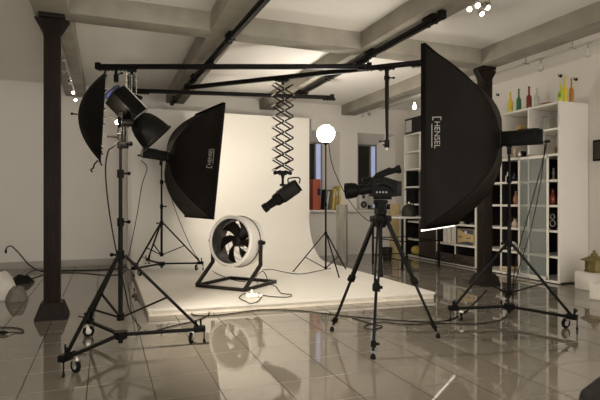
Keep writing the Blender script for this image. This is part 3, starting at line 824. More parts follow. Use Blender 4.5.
BK1 = bookcase('tall white bookcase at right with frosted sliding door and bottles on top', 5.99, 7.92, 3, 0)
dm = MB(); dm.box((6.783, (6.19+6.83)/2, 1.08), (.010, .58, 1.98)); door = dm.build('glass_door', M['frost'], BK1, world=True)
for y in (6.205, 6.815): MB().box((6.783, y, 1.08), (.018, .035, 2.04)).build('door_stile', M['white'], door, world=False).location = (-6.8, -5.99, 0)
for o in door.children: pass
MB().box((6.783, 6.51, .075), (.018, .64, .03)).box((6.783, 6.51, 2.085), (.018, .64, .03)).build('door_rail', M['white'], door).location = (-6.8, -5.99, 0)
BK2 = bookcase('tall white bookcase in the far right corner, mostly behind the big softbox', 7.94, 10.50, 4, 0)
MB().box((6.795, 9.53, 1.04), (.02, .62, 1.98), bev=.003).build('dark_door', M['darkdoor'], BK2, world=True)
for i in (0, 1): 
    d_ = MB().box((6.792, 7.96+.64*(i+.5), .14), (.022, .61, .20), bev=.003).build('drawer', M['darkdoor'], BK2, world=True)
    MB().cyl((6.781-6.8, 7.96+.64*(i+.5)-7.94, .14), (6.755-6.8, 7.96+.64*(i+.5)-7.94, .14), .012).build('drawer_knob', M['steel'], d_)

def lathe_thing(name, label, cat, loc, prof, m, group=None, seg=24):
    o = MB().lathe(prof, (0, 0, 0), (0, 0, 1), seg).build(name, m); o.location = loc
    return tag(o, label, cat, group)
def bottle(label, px, X, h, r, m, group='bottles on top of the bookcase'):
    t = thing('bottle', label, 'bottle', (X, YX(px, X), BT+.001), 0, group)
    MB().lathe([(0, 0), (r*.95, 0), (r, .01), (r, h*.50), (r*.85, h*.56), (r*.36, h*.64), (r*.34, h*.94), (r*.42, h*.945), (r*.42, h*.97), (0, h*.97)], (0, 0, 0), (0, 0, 1), 24).build('glass_body', m, t)
    MB().lathe([(0, h*.969), (r*.36, h*.969), (r*.36, h), (0, h)], (0, 0, 0), (0, 0, 1), 14).build('stopper', m, t)
    return t
bottle('yellow bottle farthest left on top of the bookcase', 510.5, 6.92, .385, .043, M['yellow'])
bottle('dark green bottle on top of the bookcase', 518.8, 6.92, .405, .042, M['green'])
bottle('dark red bottle on top of the bookcase beside the green one', 529, 6.92, .40, .045, M['red'])
bg = bottle('yellow bottle with a green leaf patch at the bookcase corner', 560.7, 6.88, .29, .045, M['lime'])
MB().sphere((-.040, -.012, .10), .030, sc=(.3, 1, 1.2), seg=12).build('leaf_patch', M['leaf'], bg)
bottle('tall slim yellow bottle behind the leaf-marked one on the bookcase', 565, 7.0, .43, .036, M['yellow'])
bottle('amber brown bottle at the right end of the bookcase top', 571.5, 7.14, .41, .038, M['amber'])
bottle('clear glass bottle between the red bottle and the terracotta dish', 536, 7.02, .36, .036, M['glass'])
tag(MB().lathe([(0, 0), (.07, 0), (.115, .02), (.12, .035), (.112, .035), (.07, .015), (0, .012)], (6.95, YX(548.5, 6.95), BT+.001), (0, 0, 1), 28).build('dish', M['terracotta']), 'shallow terracotta dish lying on top of the bookcase', 'dish')

def shelf_z(i): return ZS[i]+.0015
def vase(name, label, cat, px, X, z, h, r, m, kind=0):
    profs = ([(0, 0), (.6, 0), (1, .25), (.95, .5), (.4, .75), (.35, .92), (.5, 1), (.35, 1), (0, .95)],
             [(0, 0), (1, 0), (1, .05), (.5, .15), (.45, .35), (.8, .5), (.7, .68), (.4, .75), (.5, .88), (.3, 1), (0, 1)],
             [(0, 0), (.9, 0), (1, .1), (1, .55), (.5, .7), (.3, .75), (.3, .95), (.35, 1), (0, 1)])
    return lathe_thing(name, label, cat, (X, YX(px, X), z), [(a*r, b*h) for a, b in profs[kind]], m)
# gold ornament: pedestal with curled handles
t = thing('gold_ornament', 'gold two-handled ornament on the upper bookcase shelf', 'ornament', (6.92, YX(521, 6.92), shelf_z(6)))
MB().lathe([(0, 0), (.05, 0), (.05, .015), (.02, .04), (.045, .075), (.06, .11), (.03, .14), (.038, .165), (0, .17)], (0, 0, 0), (0, 0, 1), 20).build('vase_body', M['gold'], t)
for s_ in (-1, 1): MB().tube(spline([(0, s_*.04, .14), (0, s_*.085, .135), (0, s_*.09, .09), (0, s_*.05, .07)], 6), .010, 8).build('handle', M['gold'], t)
vase('decanter', 'clear glass decanter on the top bookcase row beside the end panel', 'decanter', 545, 6.95, shelf_z(6), .24, .07, M['glass'], 0)
vase('figurine', 'beige figurine on the bookcase behind the flash head', 'figurine', 515, 6.92, shelf_z(5), .20, .05, M['beige'], 1)
t = thing('old_camera', 'small black camera with silver lens on the bookcase behind the flash head', 'camera', (6.90, YX(522.5, 6.9), shelf_z(5)))
MB().box((0, 0, .055), (.06, .12, .09), bev=.008).box((0, 0, .105), (.05, .05, .02), bev=.004).build('body', M['plastic'], t)
MB().cyl((-.03, 0, .055), (-.07, 0, .055), .032).build('lens', M['steel'], t)
vase('figurine', 'little dark figurine on the bookcase near its end panel', 'figurine', 556, 6.9, shelf_z(5), .13, .03, M['shoe'], 1)
vase('bottle', 'small white bottle in the dark bay of the bookcase', 'bottle', 507.5, 6.9, shelf_z(4), .18, .035, M['cream'], 2)
vase('vase', 'small dark blue vase in the dark bay beside the white bottle', 'vase', 514.5, 6.92, shelf_z(4), .16, .035, M['blue'], 0)
vase('figurine', 'pale and dark little figurine in the narrow open strip by the end panel', 'figurine', 553.5, 6.86, shelf_z(4), .19, .035, M['shoe'], 1)
vase('vase', 'dark red vase in the narrow open strip by the end panel', 'vase', 553, 6.88, shelf_z(3), .26, .06, M['red'], 0)
vase('vase', 'reddish vase in the dark bay of the bookcase left of the glass door', 'vase', 516, 6.9, shelf_z(3), .24, .05, M['terracotta'], 0)
t = thing('metal_ornament', 'dark metal ornament with rings in the narrow open strip by the end panel', 'ornament', (6.88, YX(553.5, 6.88), shelf_z(2)))
MB().lathe([(0, 0), (.05, 0), (.05, .02), (.015, .04), (.015, .30), (0, .31)], (0, 0, 0), (0, 0, 1), 16).build('stem', M['blackm'], t)
for z, r_ in ((.11, .05), (.22, .04)): MB().tube([(-.02, r_*math.cos(a), z+r_*math.sin(a)) for a in [2*PI*i/24 for i in range(24)]], .009, 8, closed=True).build('ring', M['steel'], t)
vase('vase', 'pale jug on the waist-high shelf of the dark bay', 'vase', 515, 6.9, shelf_z(2), .16, .06, M['beige'], 0)
# folded white cloth
rows = []
for i in range(13):
    row = []
    for j in range(13):
        x, y = (i/12-.5)*.24, (j/12-.5)*.30
        hgt = .16*max(0, 1-(x/.13)**2*.7-(y/.16)**2*.7)+.035*noise.noise(Vector((x*16, y*16, 3)))
        row.append((6.93+x, YX(510, 6.93)+y, shelf_z(1)+max(.004, hgt)))
    rows.append(row)
tag(MB().sheet(rows, thick=.003).build('white_cloth', M['jacket']), 'crumpled white cloth on a low shelf of the dark bay', 'cloth')
t = thing('book', 'orange book lying flat on the bottom shelf of the dark bay', 'book', (6.93, YX(509, 6.93), shelf_z(0)+.06))
MB().box((0, 0, .016), (.20, .27, .026)).build('pages', M['cream'], t)
MB().box((0, 0, .0015), (.21, .28, .003)).box((0, 0, .0305), (.21, .28, .003)).box((.104, 0, .016), (.003, .28, .032)).build('cover', M['orange'], t)
t = thing('book', 'thick dark book under the orange book on the bottom shelf', 'book', (6.93, YX(509, 6.93), shelf_z(0)))
MB().box((0, 0, .0295), (.21, .28, .05)).build('pages', M['beige'], t)
MB().box((0, 0, .002), (.22, .30, .004)).box((0, 0, .0565), (.22, .30, .004)).box((.109, 0, .029), (.003, .30, .058)).build('cover', M['backblack'], t)

# ---- things in the far bookcase
# cardboard box with printed sides
t = thing('cardboard_box', 'brown cardboard box with dark blue print in the far bookcase', 'box', (6.985, 8.02+.26, .452))
MB().box((0, 0, .16), (.33, .50, .32), bev=.004).build('carton', M['card'], t)
pr = MB()
pr.prism([(-.1665, .24, .315), (-.1665, -.24, .315), (-.1665, -.24, .22), (-.1665, .02, .25), (-.1665, .14, .30)], (-.001, 0, 0))
pr.prism([(-.1665, .24, .005), (-.1665, -.24, .005), (-.1665, -.24, .07), (-.1665, -.04, .075), (-.1665, .12, .05), (-.1665, .24, .02)], (-.001, 0, 0))
pr.box((-.167, .14, .165), (.001, .12, .022)); pr.box((-.167, -.10, .145), (.001, .12, .022)); pr.box((-.167, .15, .125), (.001, .08, .008))
pr.build('printed_panel', M['cardprint'], t)
MB().box((-.1672, -.02, .262), (.001, .06, .055)).build('printed_patch', M['cream'], t)
for y, hh_, lab in ((8.78, .36, 'white paper roll standing in the far bookcase, right of the others'), (8.93, .38, 'white paper roll in the middle of the three in the far bookcase'), (9.07, .37, 'white paper roll standing nearest the dark door of the far bookcase')):
    o = MB().lathe([(.052, 0), (.055, 0), (.055, hh_), (.052, hh_), (.012, hh_-.004), (.012, 0)], (6.95, y, .452), (0, 0, 1), 20, closed=True).build('paper_roll', M['white'])
    tag(o, lab, 'paper roll', 'paper rolls in the far bookcase')
for y, r_, m_, lab in ((8.10, .05, 'blue', 'small blue bowl above the cardboard box, at its right end'), (8.30, .06, 'plastic', 'small black bowl on the shelf over the middle of the cardboard box'), (8.48, .05, 'cream', 'small cream bowl on the shelf over the left end of the cardboard box')):
    tag(MB().lathe([(0, 0), (r_*.5, 0), (r_, r_*.9), (r_*.93, r_*.9), (r_*.45, .01), (0, .01)], (6.90, y, ZS[2]+.0015), (0, 0, 1), 20).build('bowl', M[m_]), lab, 'bowl', 'bowls above the cardboard box')
# top box with a picture
t = thing('display_box', 'black box with a pale picture on top of the far bookcase', 'box', (6.98, 10.10, BT+.001))
MB().box((0, 0, .19), (.34, .74, .38), bev=.008).build('carton', M['backblack'], t)
MB().box((-.171, .21, .19), (.003, .26, .28)).build('picture', M['lgrey'], t)
t = thing('storage_bin', 'black storage bin in the far corner bookcase', 'bin', (6.95, 10.17, ZS[2]+.0015-.42))
MB().lathe([(0, 0), (.12, 0), (.14, .30), (.13, .30), (.11, .01), (0, .01)], (0, 0, 0), (0, 0, 1), 24).build('bin_body', M['plastic'], t)
MB().tube([(.142*math.cos(a), .142*math.sin(a), .30) for a in [2*PI*i/28 for i in range(28)]], .009, 6, closed=True).build('rim', M['rubber'], t)
tag(MB().sphere((6.93, 10.17, ZS[0]+.12), .115, sc=(1, 1.15, 1), seg=20).build('yellow_ball', M['yellowobj']), 'yellow ball on the bottom shelf of the far corner bookcase', 'ball')

# ---- high metal table
t = thing('high_table', 'tall black-legged worktable with pale top near the corner bookcase', 'table', (5.85, 9.0, 0))
x0, x1, y0, y1, zt = 5.42, 6.28, 8.42, 9.58, 1.0
MB().box(((x0+x1)/2, (y0+y1)/2, zt+.015), (x1-x0+.06, y1-y0+.06, .03), bev=.004).build('table_top', M['lgrey'], t, world=True)
for x in (x0, x1):
    for y in (y0, y1):
        L = MB().box((x, y, zt/2+.01), (.035, .035, zt-.02)).build('leg', M['blackm'], t, world=True)
        MB().cyl((x-5.85, y-9.0, 0), (x-5.85, y-9.0, .03), .028).build('levelling_foot', M['rubber'], L)
mb = MB()
for z in (.55, .18):
    mb.bar((x0, y0, z), (x0, y1, z), .02, .02).bar((x0, y1, z), (x1, y1, z), .02, .02).bar((x1, y0, z), (x1, y1, z), .02, .02)
mb.bar((x0, y0, .55), (x1, y0, .55), .02, .02)
mb.build('stretcher', M['blackm'], t, world=True)
tp = V(2.45, 10.25)
t = thing('dome_shade', 'dark domed lampshade standing on the worktable', 'lampshade', (5.86, YX(409, 5.86), zt+.031))
MB().lathe([(.15, 0), (.15, .09), (.13, .18), (.08, .24), (.02, .26), (0, .26), (0, .25), (.07, .23), (.12, .17), (.14, .09), (.14, 0)], (0, 0, 0), (0, 0, 1), 28).build('dome', M['fandark'], t)
MB().cyl((0, 0, .25), (0, 0, .30), .02).build('neck', M['steel'], t)
# t-shaped holder
t = thing('arm_holder', 'thin black T-shaped holder rising above the domed lampshade', 'holder', (6.12, YX(413.5, 6.12), zt+.031))
MB().lathe([(0, 0), (.07, 0), (.07, .012), (.012, .018), (.010, .56), (0, .56)], (0, 0, 0), (0, 0, 1), 18).build('post', M['black'], t)
MB().box((-.02, 0, .565), (.34, .03, .02), rot=(0, 0, -TH), bev=.003).build('cross_arm', M['black'], t)
MB().bar((0, 0, .48), (-.13, .05, .16), .012, .012).build('stay', M['black'], t)
# boards leaning
o = MB().box((0, 0, .635), (.23, .12, 1.27), bev=.004).build('grey_board', M['plank']); o.location = V(.93, 11.1); o.rotation_euler = (0, 0, -TH-.3); tag(o, 'weathered grey timber post standing at the backdrop right edge', 'timber post')
pb = F(397, 263.5)
o = MB().box((0, 0, .64), (.20, .05, 1.28), bev=.003).build('honey_board', M['plank2']); o.location = (pb.x+.25, pb.y+.50, 0); o.rotation_euler = (0, 0, -TH); tag(o, 'honey-coloured timber board standing upright behind the worktable', 'board')
# waste bin under the table
wp = F(387, 261)
t = thing('waste_bin', 'small dark wire waste bin under the worktable', 'bin', (wp.x, wp.y, .0))
MB().lathe([(0, .0), (.09, .0), (.12, .30), (.112, .30), (.085, .01), (0, .01)], (0, 0, 0), (0, 0, 1), 22).build('basket', M['fandark'], t)
MB().tube([(.12*math.cos(a), .12*math.sin(a), .30) for a in [2*PI*i/24 for i in range(24)]], .008, 6, closed=True).build('rim', M['black'], t)

# ---- window-sill things
def Xs(px, Y):
    k_ = (px-300)/500; d = Y/(CT-k_*ST); return d*(k_*CT+ST)
sz = SZ+.0015
def sill_box(name, label, cat, px, Y, size, m, rot=(0, 0, 0), group=None, lift=0):
    o = MB().box((0, 0, size[2]/2), size, bev=.004).build(name, m); o.location = (Xs(px, Y), Y, sz+lift); o.rotation_euler = rot
    return tag(o, label, cat, group)
t = thing('binder', 'large red box file with a dark spine label on the left window sill', 'binder', (Xs(315, 11.38), 11.38, sz))
MB().box((0, 0, .375), (.20, .24, .75), bev=.006).build('cover', M['redbook'], t)
MB().box((.055, -.1215, .44), (.085, .003, .17)).build('spine_label', M['backblack'], t)
for px, h_, lean, m_, lab in ((322.5, .50, .10, 'backblack', 'tall dark book leaning on the red box file'), (324.8, .46, .16, 'cream', 'white book leaning beside the dark one on the sill'), (327.5, .50, .12, 'shoe', 'brown book leaning nearest the yellow folders')):
    t = thing('book', lab, 'book', (Xs(px, 11.36), 11.36, sz+.004), rot=(0, lean, 0), group='books on the left window sill')
    MB().box((0, 0, h_/2), (.034, .20, h_-.01)).build('pages', M['cream'], t)
    MB().box((-.0185, 0, h_/2), (.003, .21, h_)).box((.0185, 0, h_/2), (.003, .21, h_)).box((0, -.1035, h_/2), (.04, .003, h_)).build('cover', M[m_], t)
for px, h_, lean, m_, lab in ((331.5, .52, .10, 'yellowobj', 'yellow folder beside the brown book on the sill'), (334.5, .58, .06, 'plank2', 'ochre folder between the two yellow ones'), (338.3, .60, .0, 'yellowobj', 'tall yellow folder at the right end of the row')):
    t = thing('folder', lab, 'folder', (Xs(px, 11.36), 11.36, sz+.004), rot=(0, lean, 0), group='folders on the left window sill')
    MB().box((0, 0, h_/2), (.050, .20, h_), bev=.004).build('cover', M[m_], t)
    MB().box((0, -.101, h_*.7), (.03, .002, h_*.2)).build('spine_label', M['cream'], t)
t = thing('speaker', 'small grey loudspeaker on the sill under the camcorder lens', 'speaker', (Xs(362, 11.24), 11.24, sz), R(-4))
MB().box((0, 0, .225), (.235, .20, .45), bev=.008).build('cabinet', M['lgrey'], t)
MB().lathe([(0, .0), (.025, .0), (.07, .02), (.085, .022), (.085, 0)], (0, -.10, .13), (0, -1, 0), 24).build('woofer', M['grille'], t)
MB().lathe([(0, .012), (.02, .0), (.04, .010), (.045, 0)], (0, -.10, .32), (0, -1, 0), 20).build('tweeter', M['grille'], t)
t = thing('monitor', 'pale grey monitor back on the sill behind the tripod head', 'monitor', (Xs(372, 11.36), 11.36, sz), R(8))
MB().box((0, 0, .30), (.34, .05, .38), bev=.012).build('screen_case', M['lgrey'], t)
MB().box((0, .03, .06), (.05, .03, .13)).box((0, .02, .008), (.22, .16, .016), bev=.004).build('stand', M['grey'], t)
t = thing('telephone', 'black telephone on the sill right of the tripod head', 'telephone', (Xs(391.5, 11.33), 11.33, sz), 0)
MB().prism([(-.10, -.09, 0), (-.10, .09, 0), (-.10, .09, .09), (-.10, -.09, .03)], (.20, 0, 0)).build('base', M['plastic'], t)
MB().tube(spline([(-.11, .03, .09), (-.09, .03, .115), (.09, .03, .115), (.11, .03, .09)], 5), .022, 8).build('handset', M['plastic'], t)

# ================================================================ RIGHT WALL BITS
t = thing('wall_frame', 'black picture frame on the right wall at the photo edge', 'picture frame', (XR-.0205, YX(601, XR), 2.17))
MB().box((0, 0, 0), (.03, .24, .34), bev=.004).build('frame', M['black'], t)
MB().box((-.0165, 0, 0), (.003, .18, .28)).build('picture', M['darkdoor'], t)
for px, py, lab in ((561, 76, 'small black wall hook above the leaf-marked bottle'), (576.5, 79.5, 'small black wall hook right of the amber bottle'), (498.5, 95, 'small black wall hook beside the right column')):
    X = XR; k_ = (px-300)/500; d = X/(k_*CT+ST)
    t = thing('wall_hook', lab, 'hook', (XR-.001, YX(px, X), CAMZ+(201-py)/500*d), 0, 'wall hooks')
    MB().lathe([(0, .0), (.028, .0), (.028, .008), (.012, .014), (0, .014)], (0, 0, 0), (-1, 0, 0), 14).build('plate', M['black'], t)
    MB().tube(spline([(-.01, 0, 0), (-.05, 0, -.01), (-.055, 0, .03)], 5), .008, 6).build('hook', M['black'], t)

# white plinths and brass lantern
pa = F(592.5, 292)
o = MB().box((0, 0, .135), (.40, .45, .27), bev=.012).build('plinth_block', M['white']); o.location = (pa.x+.22, pa.y+.10, 0); tag(o, 'white block carrying the brass lantern by the right wall', 'block')
blk = o.location.copy()
pb_ = F(598, 300)
o = MB().box((0, 0, .11), (.34, .26, .22), bev=.012).build('plinth_block', M['white']); o.location = (pb_.x+.14, pb_.y-.02, 0); tag(o, 'lower white block in front of the one with the lantern', 'block')
t = thing('brass_lantern', 'olive brass lantern with peaked lid on the white block', 'lantern', (blk.x-.02, blk.y+.03, .2715))
MB().lathe([(0, 0), (.135, 0), (.14, .02), (.125, .03), (.125, .17), (0, .17)], (0, 0, 0), (0, 0, 1), 8).build('body', M['brass'], t)
MB().lathe([(0, .171), (.185, .171), (.19, .185), (.12, .215), (.06, .245), (.045, .245), (0, .245)], (0, 0, 0), (0, 0, 1), 8).build('lid', M['brass'], t)
MB().lathe([(0, .24), (.045, .245), (.045, .28), (.025, .285), (.02, .30), (.025, .32), (0, .33)], (0, 0, 0), (0, 0, 1), 12).build('knob', M['brass'], t)
for s_ in (-1, 1): MB().tube(spline([(s_*.12, -.03, .12), (s_*.17, -.04, .10), (s_*.17, -.04, .05), (s_*.12, -.03, .03)], 5), .008, 6).build('handle', M['brass'], t)

# foreground right: pouf and case
t = thing('pouf', 'black leather pouf cropped by the bottom right corner', 'pouf', V(1.80, 2.48, 0))
MB().lathe([(0, 0), (.30, 0), (.36, .05), (.38, .18), (.36, .32), (.28, .41), (.14, .445), (0, .45)], (0, 0, 0), (0, 0, 1), 40).build('cushion', M['leather'], t)
MB().tube([(.374*math.cos(a), .374*math.sin(a), .24) for a in [2*PI*i/48 for i in range(48)]], .008, 6, closed=True).build('piping', M['rubber'], t)
t = thing('equipment_case', 'black equipment case cropped by the right photo edge', 'case', V(2.88, 4.18, 0), -TH)
MB().box((0, 0, .20), (.50, .40, .36), bev=.02).build('case_shell', M['plastic'], t)
MB().box((0, 0, .47), (.50, .40, .14), bev=.02).build('lid', M['plastic'], t)
for s_ in (-1, 1): MB().box((s_*.15, -.205, .39), (.05, .015, .07), bev=.003).build('latch', M['steel'], t)
for sx in (-1, 1):
    for sy in (-1, 1): MB().cyl((sx*.2, sy*.15, 0), (sx*.2, sy*.15, .03), .025).build('foot', M['rubber'], t)

# ================================================================ LEFT FLOOR: CLOTHES AND SHOES
def lump(name, label, cat, c, sx, sy, h, m, seed, rotz=0, n=26, amp=.07, freq=7):
    rows = []
    for i in range(n+1):
        row = []
        for j in range(n+1):
            a = 2*PI*j/n; rr_ = i/n
            rad = rr_*(1+.18*noise.noise(Vector((math.cos(a)*1.5, math.sin(a)*1.5, seed))))
            x, y = sx*rad*math.cos(a), sy*rad*math.sin(a)
            z = h*(max(0, 1-rr_**2.4))**.75
            f = noise.noise(Vector((x*freq, y*freq, seed)))*amp+noise.noise(Vector((x*freq*2.3, y*freq*2.3, seed+5)))*amp*.5
            row.append(Vector((x, y, max(.004, z+f*(1-rr_**4)))))
        rows.append(row)
    b = MB().sheet(rows); bmesh.ops.remove_doubles(b.bm, verts=b.bm.verts, dist=.0008)
    o = b.build(name, m, sharp=75); o.location = c; o.rotation_euler = (0, 0, rotz)
    return tag(o, label, cat)
jp = F(-3, 297)
lump('white_jacket', 'crumpled white jacket heaped on the floor at the left edge', 'jacket', jp, .27, .36, .36, M['jacket'], 2.0, .4)
lump('dark_cloth', 'small heap of black cloth on the floor behind the white jacket', 'cloth', F(21.5, 283), .20, .13, .13, M['leather'], 8.0, .2, amp=.05, freq=11)
lump('brown_cloth', 'grey-brown crumpled cloth heap in front of the black one, nearest the column', 'cloth', F(16.5, 301), .15, .13, .19, M['shoe'], 5.0, .7, amp=.05, freq=12)

# ================================================================ CABLES
def cable(label, pts, r=.006, name='cable', plug=None, n=8):
    p = spline(pts, n)
    o0 = p[0].copy()
    t = thing(name, label, 'cable', (o0.x, o0.y, 0))
    MB().tube(p, r, 7).build('cord', M['cable'], t, world=True)
    if plug is not None:
        a, d = plug
        a = Vector(a); d = Vector(d).normalized()
        MB().cyl(a, a+d*.035, r*1.4, .019).cyl(a+d*.035, a+d*.075, .021, .017).build('plug', M['rubber'], t, world=True)
        pm = MB(); s_ = d.orthogonal().normalized()
        for q_ in (-.009, .009): pm.cyl(a+d*.07+s_*q_, a+d*.098+s_*q_, .0025, seg=6)
        pm.build('plug_pins', M['steel'], t, world=True)
    return t
f = lambda px, py, z=.008: F(px, py, z)
wy = YB-.03
def onwall(px, z): return Vector((Xs(px, wy-.02), wy-.02, z))
# wall plug cable
k_ = onwall(6, .40)
cable('black cable rising from floor to a plug by the back wall, left of the column',
      [f(126, 266.5), f(112, 269), f(90, 270), f(62, 270.5), f(43, 270.8), f(36, 269.3), onwall(28, .10), onwall(21, .27), onwall(16, .38), onwall(11.5, .46), onwall(7.5, .445), onwall(6, .40)],
      .010, plug=(k_, (-.05, 0, -1)))
cable('black cable lying on the tiles behind the column, running to the platform', [f(32, 278.5), f(42, 275.2), f(60, 272.8), f(85, 273.2), f(108, 275.2), f(122, 273), f(128, 266.7)], .007)
pp = f(8, 332.5, .02)
cable('short black cable with a plug on the tiles at the left edge', [f(-8, 327.5), f(6, 327.2), f(17, 328), f(23, 330), f(22, 332.5), f(15, 332.2), pp], .006, plug=(pp, V(-1, -.05, 0)))
# lamp cable down the front stand
cable('black cable from the umbrella lamp to the floor, then along the platform edge',
      [W(118.5, 141, 4.44), W(113, 147, 4.40), W(108, 152, 4.40), W(105.5, 172, 4.40), W(109, 210, 4.40), W(117, 255, 4.42), W(124, 285, 4.62), W(130, 311, 4.95), f(140, 327), f(150, 331.5), f(172, 326.3), f(196, 320.5), f(208, 315), f(208, 310.5), f(200, 309.3), f(192, 312), f(195, 315.3), f(212, 315.5), f(235, 313.2), f(262, 309.8), f(300, 310.8), f(345, 316), f(400, 320.5), f(440, 321.5), f(462, 314), f(478, 299), f(487, 290)], .0065)
cable('thin black cable from the near softbox flash head down its stand to the floor',
      [V(2.41+.85*.39, 5.76-.53*.39, 2.0), W(543, 160, 5.52), W(531, 205, 5.52), W(518, 252, 5.58), W(513.5, 280, 5.66), f(512.5, 308), f(505, 317), f(492, 322), f(470, 324), f(438, 323.5), f(405, 324.5), f(382, 322), f(366, 325.5), f(366, 328.5), f(376, 329), f(382, 326), f(372, 324), f(352, 317.8)], .006)
cable('second thin black cable hanging from the near flash head', [V(2.41+.85*.385, 5.76-.53*.385+.03, 1.99), W(541, 180, 5.50), W(532, 225, 5.52), W(521, 262, 5.50), W(513, 291, 5.66), f(511, 312), f(507, 316)], .005)
cable('black cable hanging from the flash head behind the far softbox to the fan',
      [V(-2.48-.85*.36, 8.96-.53*.36, 2.06), W(147, 168, 8.7), W(142, 185, 8.7), W(137, 215, 8.75), W(131, 245, 8.9), f(127, 263)], .007)
p0 = F(171, 200, .1); 
cable('thin black cable from the far softbox stand drooping to the platform and fan',
      [W(166, 175, 9.0), W(172, 200, 8.95), W(180, 222, 8.9), W(190, 245, 8.85), W(197, 257, 8.6), F(204, 266, CH+.01), F(220, 275, CH+.01), F(236, 280.5, CH+.01), F(246, 281.5, CH+.01)], .006)
cable('black fan cable looping over the platform edge', [F(258, 283.5, CH+.011), W(256, 277, 7.35), W(262, 271.5, 7.35), W(266, 275, 7.35), F(268.5, 283, CH+.06), F(276, 286.5, CH+.012), F(281, 293, CH+.010), F(291, 294.5, CH+.010), F(288, 297, CH+.010), F(272, 296.6, CH+.010), F(260, 294.7, CH+.010), F(254.5, 294.2, CH+.010)], .006)
cable('black cable loop around the white adapter hanging off the platform edge', [F(251, 293, CH+.012), F(243, 294, CH+.010), F(239.5, 298, CH+.010), F(246, 301.5, CH+.010), F(250.5, 303.4, CH+.010), F(257, 301.8, CH+.010), F(261.5, 297, CH+.010), F(259, 293.2, CH+.022), F(252, 293.2, CH+.035)], .006)
cable('thin black cable sagging from the globe lamp to the table by the window',
      [V(.50, 8.73, 2.36), W(331, 160, 8.75), W(336, 175, 8.85), W(347, 197, 9.1), W(358, 212, 9.4), W(371, 222, 9.7), W(380, 219, 10.1), Vector((5.38, 8.9, .985))], .007)
cable('thin black cable lying from the platform back to the globe stand', [F(262, 270, CH+.01), F(272, 269.5, CH+.01), F(284, 272, CH+.01), F(300, 274, CH+.01), F(318, 271, CH+.01), F(331, 268.2, CH+.01)], .006)
# white adapter
ap = F(252, 297.5, CH+.001)
t = thing('power_adapter', 'white multi-socket adapter on the platform edge in front of the fan', 'power adapter', ap, -TH+.2)
MB().box((0, 0, .03), (.16, .09, .055), bev=.012).build('socket_block', M['fanwhite'], t)
for x in (-.045, .0, .045): MB().cyl((x, 0, .055), (x, 0, .060), .018).build('socket', M['lgrey'], t)
MB().box((.11, -.01, .025), (.05, .04, .04), bev=.008).cyl((0, .02, .058), (0, .02, .10), .02, .014).build('plug', M['fanwhite'], t)

# ================================================================ SPOTS AND CABLE LIGHTS
def point(loc, e, col=(1, .82, .58), size=.05, name='light'):
    l = bpy.data.lights.new(name, 'POINT'); l.energy = e; l.color = col; l.shadow_soft_size = size
    o = bpy.data.objects.new(name, l); o.location = loc; COL.objects.link(o); return o
def spot(loc, dirv, e, ang=70, blend=.6, col=(1, .82, .58), size=.03, name='light'):
    l = bpy.data.lights.new(name, 'SPOT'); l.energy = e; l.color = col; l.spot_size = R(ang); l.spot_blend = blend; l.shadow_soft_size = size
    o = bpy.data.objects.new(name, l); o.location = loc; o.rotation_euler = Vector(dirv).to_track_quat('-Z', 'Y').to_euler(); COL.objects.link(o); return o
def spot_fixture(par, c, d, lit, drop=.10, world=True):
    """a small can lamp hanging below point c on its own stem, aimed along d"""
    c = Vector(c); d = Vector(d).normalized(); p = c-Vector((0, 0, drop))
    mb = MB(); mb.cyl(c, p, .006, seg=8)
    mb.lathe([(0, -.04), (.014, -.04), (.018, -.02), (.027, .05), (.030, .055), (.026, .055), (.016, .0), (0, -.005)], p, d, 18)
    h_ = mb.build('spot_head', M['steel'], par, world=True)
    mm = MB().lathe([(0, .052), (.0255, .052), (.0255, .044), (0, .040)], p, d, 18)
    mm.build('lens', M['spotlit'] if lit else M['lgrey'], h_, world=True)
    return p+d*.07
# left beam track
t = thing('spot_track', 'row of small silver spotlights under the left beam behind the column', 'track light', (-.58, 7.4, ZB))
MB().box((-.58, 9.2, ZB-.02), (.03, 3.6, .025)).build('track', M['steel'], t, world=True)
for y, dv, lit in ((7.75, (.4, -.2, -.6), 0), (8.5, (-.5, -.2, -.5), 0), (9.3, (.3, -.6, -.5), 0), (10.15, (.25, -.75, -.4), 1), (10.85, (.3, -.75, -.45), 1)):
    q_ = spot_fixture(t, (-.58, y, ZB-.03), dv, lit)
    if lit: spot(q_, dv, 22, 60)
# right beam far end track
t = thing('spot_track', 'short spotlight bar under the right beam above the windows', 'track light', (5.68, 9.4, ZB))
MB().box((5.68, 9.7, ZB-.02), (.03, 2.2, .025)).build('track', M['steel'], t, world=True)
for y, dv, lit in ((10.5, (-.5, .4, -.5), 0), (10.25, (.4, -.5, -.5), 0), (9.4, (.4, .3, -.6), 0)):
    spot_fixture(t, (5.68, y, ZB-.03), dv, lit)
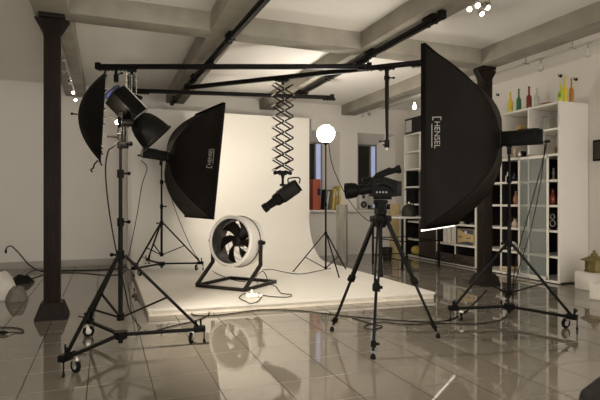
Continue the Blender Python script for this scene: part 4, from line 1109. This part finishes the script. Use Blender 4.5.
# cable light right
t = thing('cable_light', 'wire-hung row of little bulbs under the ceiling beside the bookcase', 'cable light', (6.3, 6.2, ZC))
cz_ = 3.57
MB().tube(spline([(6.3, 10.9, 3.62), (6.3, 8.6, cz_), (6.3, 6.22, cz_), (6.3, 5.35, cz_), (6.3, 2.0, cz_+.02)], 8), .003, 6).build('wire', M['grey'], t, world=True)
MB().tube(spline([(6.36, 10.9, 3.62), (6.36, 8.6, cz_), (6.36, 6.22, cz_), (6.36, 5.35, cz_), (6.36, 2.0, cz_+.02)], 8), .003, 6).build('wire', M['grey'], t, world=True)
for y in (6.22, 5.35, 8.9, 3.2):
    MB().cyl((6.33, y, ZC), (6.33, y, cz_), .008).box((6.33, y, cz_), (.13, .02, .015)).build('hanger', M['steel'], t, world=True)
for y, lit in ((5.92, 0), (5.10, 0), (9.35, 1)):
    hb = MB().cyl((6.33, y, cz_+.004), (6.33, y, cz_-.06), .012).box((6.33, y, cz_), (.10, .03, .012)).build('lamp_holder', M['steel'], t, world=True)
    MB().lathe([(0, 0), (.012, -.01), (.014, -.03), (.038, -.08), (.04, -.105), (.028, -.135), (0, -.145)], (6.33, y, cz_-.055), (0, 0, 1), 20).build('bulb', M['spotlit'] if lit else M['glass'], hb, world=True)
# ceiling cluster top right
t = thing('spot_cluster', 'lit four-lamp ceiling spot cluster at the top of the photo', 'ceiling light', (4.25, 4.80, ZC))
MB().lathe([(0, 0), (.06, 0), (.06, -.02), (0, -.025)], (4.25, 4.80, ZC), (0, 0, 1), 24).build('canopy', M['steel'], t, world=True)
for px, py, dv in ((469.5, 9, (-.5, -.6, -.35)), (476.5, 5.5, (-.35, -.75, -.35)), (485, 7, (.1, -.85, -.45)), (480.5, 12.5, (-.2, -.75, -.6))):
    z = 3.64; d = (z-CAMZ)*500/(201-py); c = V((px-300)/500*d, d, z)
    MB().tube([(4.25, 4.80, ZC-.03), (c.x, c.y, z+.045)], .005, 6).build('arm', M['steel'], t, world=True)
    q_ = spot_fixture(t, c+Vector((0, 0, .045)), dv, 1, .045)
    spot(q_, dv, 16, 100)

# light that the visible lamps give
spot(BELL[0], BELL[1], 120, 115, .6, (1, .90, .76), .04)
point(W(115, 122.5, 4.41)+Vector((-.03, -.03, 0)), 8, (1, .87, .68), .02)

# ================================================================ CAMERA, WORLD, VIEW
cam = bpy.data.cameras.new('camera'); co = bpy.data.objects.new('camera', cam); COL.objects.link(co)
co.location = (0, 0, CAMZ); co.rotation_euler = (PI/2, 0, -TH)
cam.sensor_width = 36; cam.lens = 30; cam.clip_start = .05
cam.shift_y = .0016
S.camera = co
w = bpy.data.worlds.new('world'); S.world = w; w.use_nodes = True
bg_ = w.node_tree.nodes['Background']; bg_.inputs[0].default_value = (1.0, .94, .86, 1); bg_.inputs[1].default_value = 1.45
S.view_settings.view_transform = 'Standard'; S.view_settings.look = 'None'
S.view_settings.exposure = 1.2; S.view_settings.gamma = 1; S.view_settings.use_curve_mapping = False
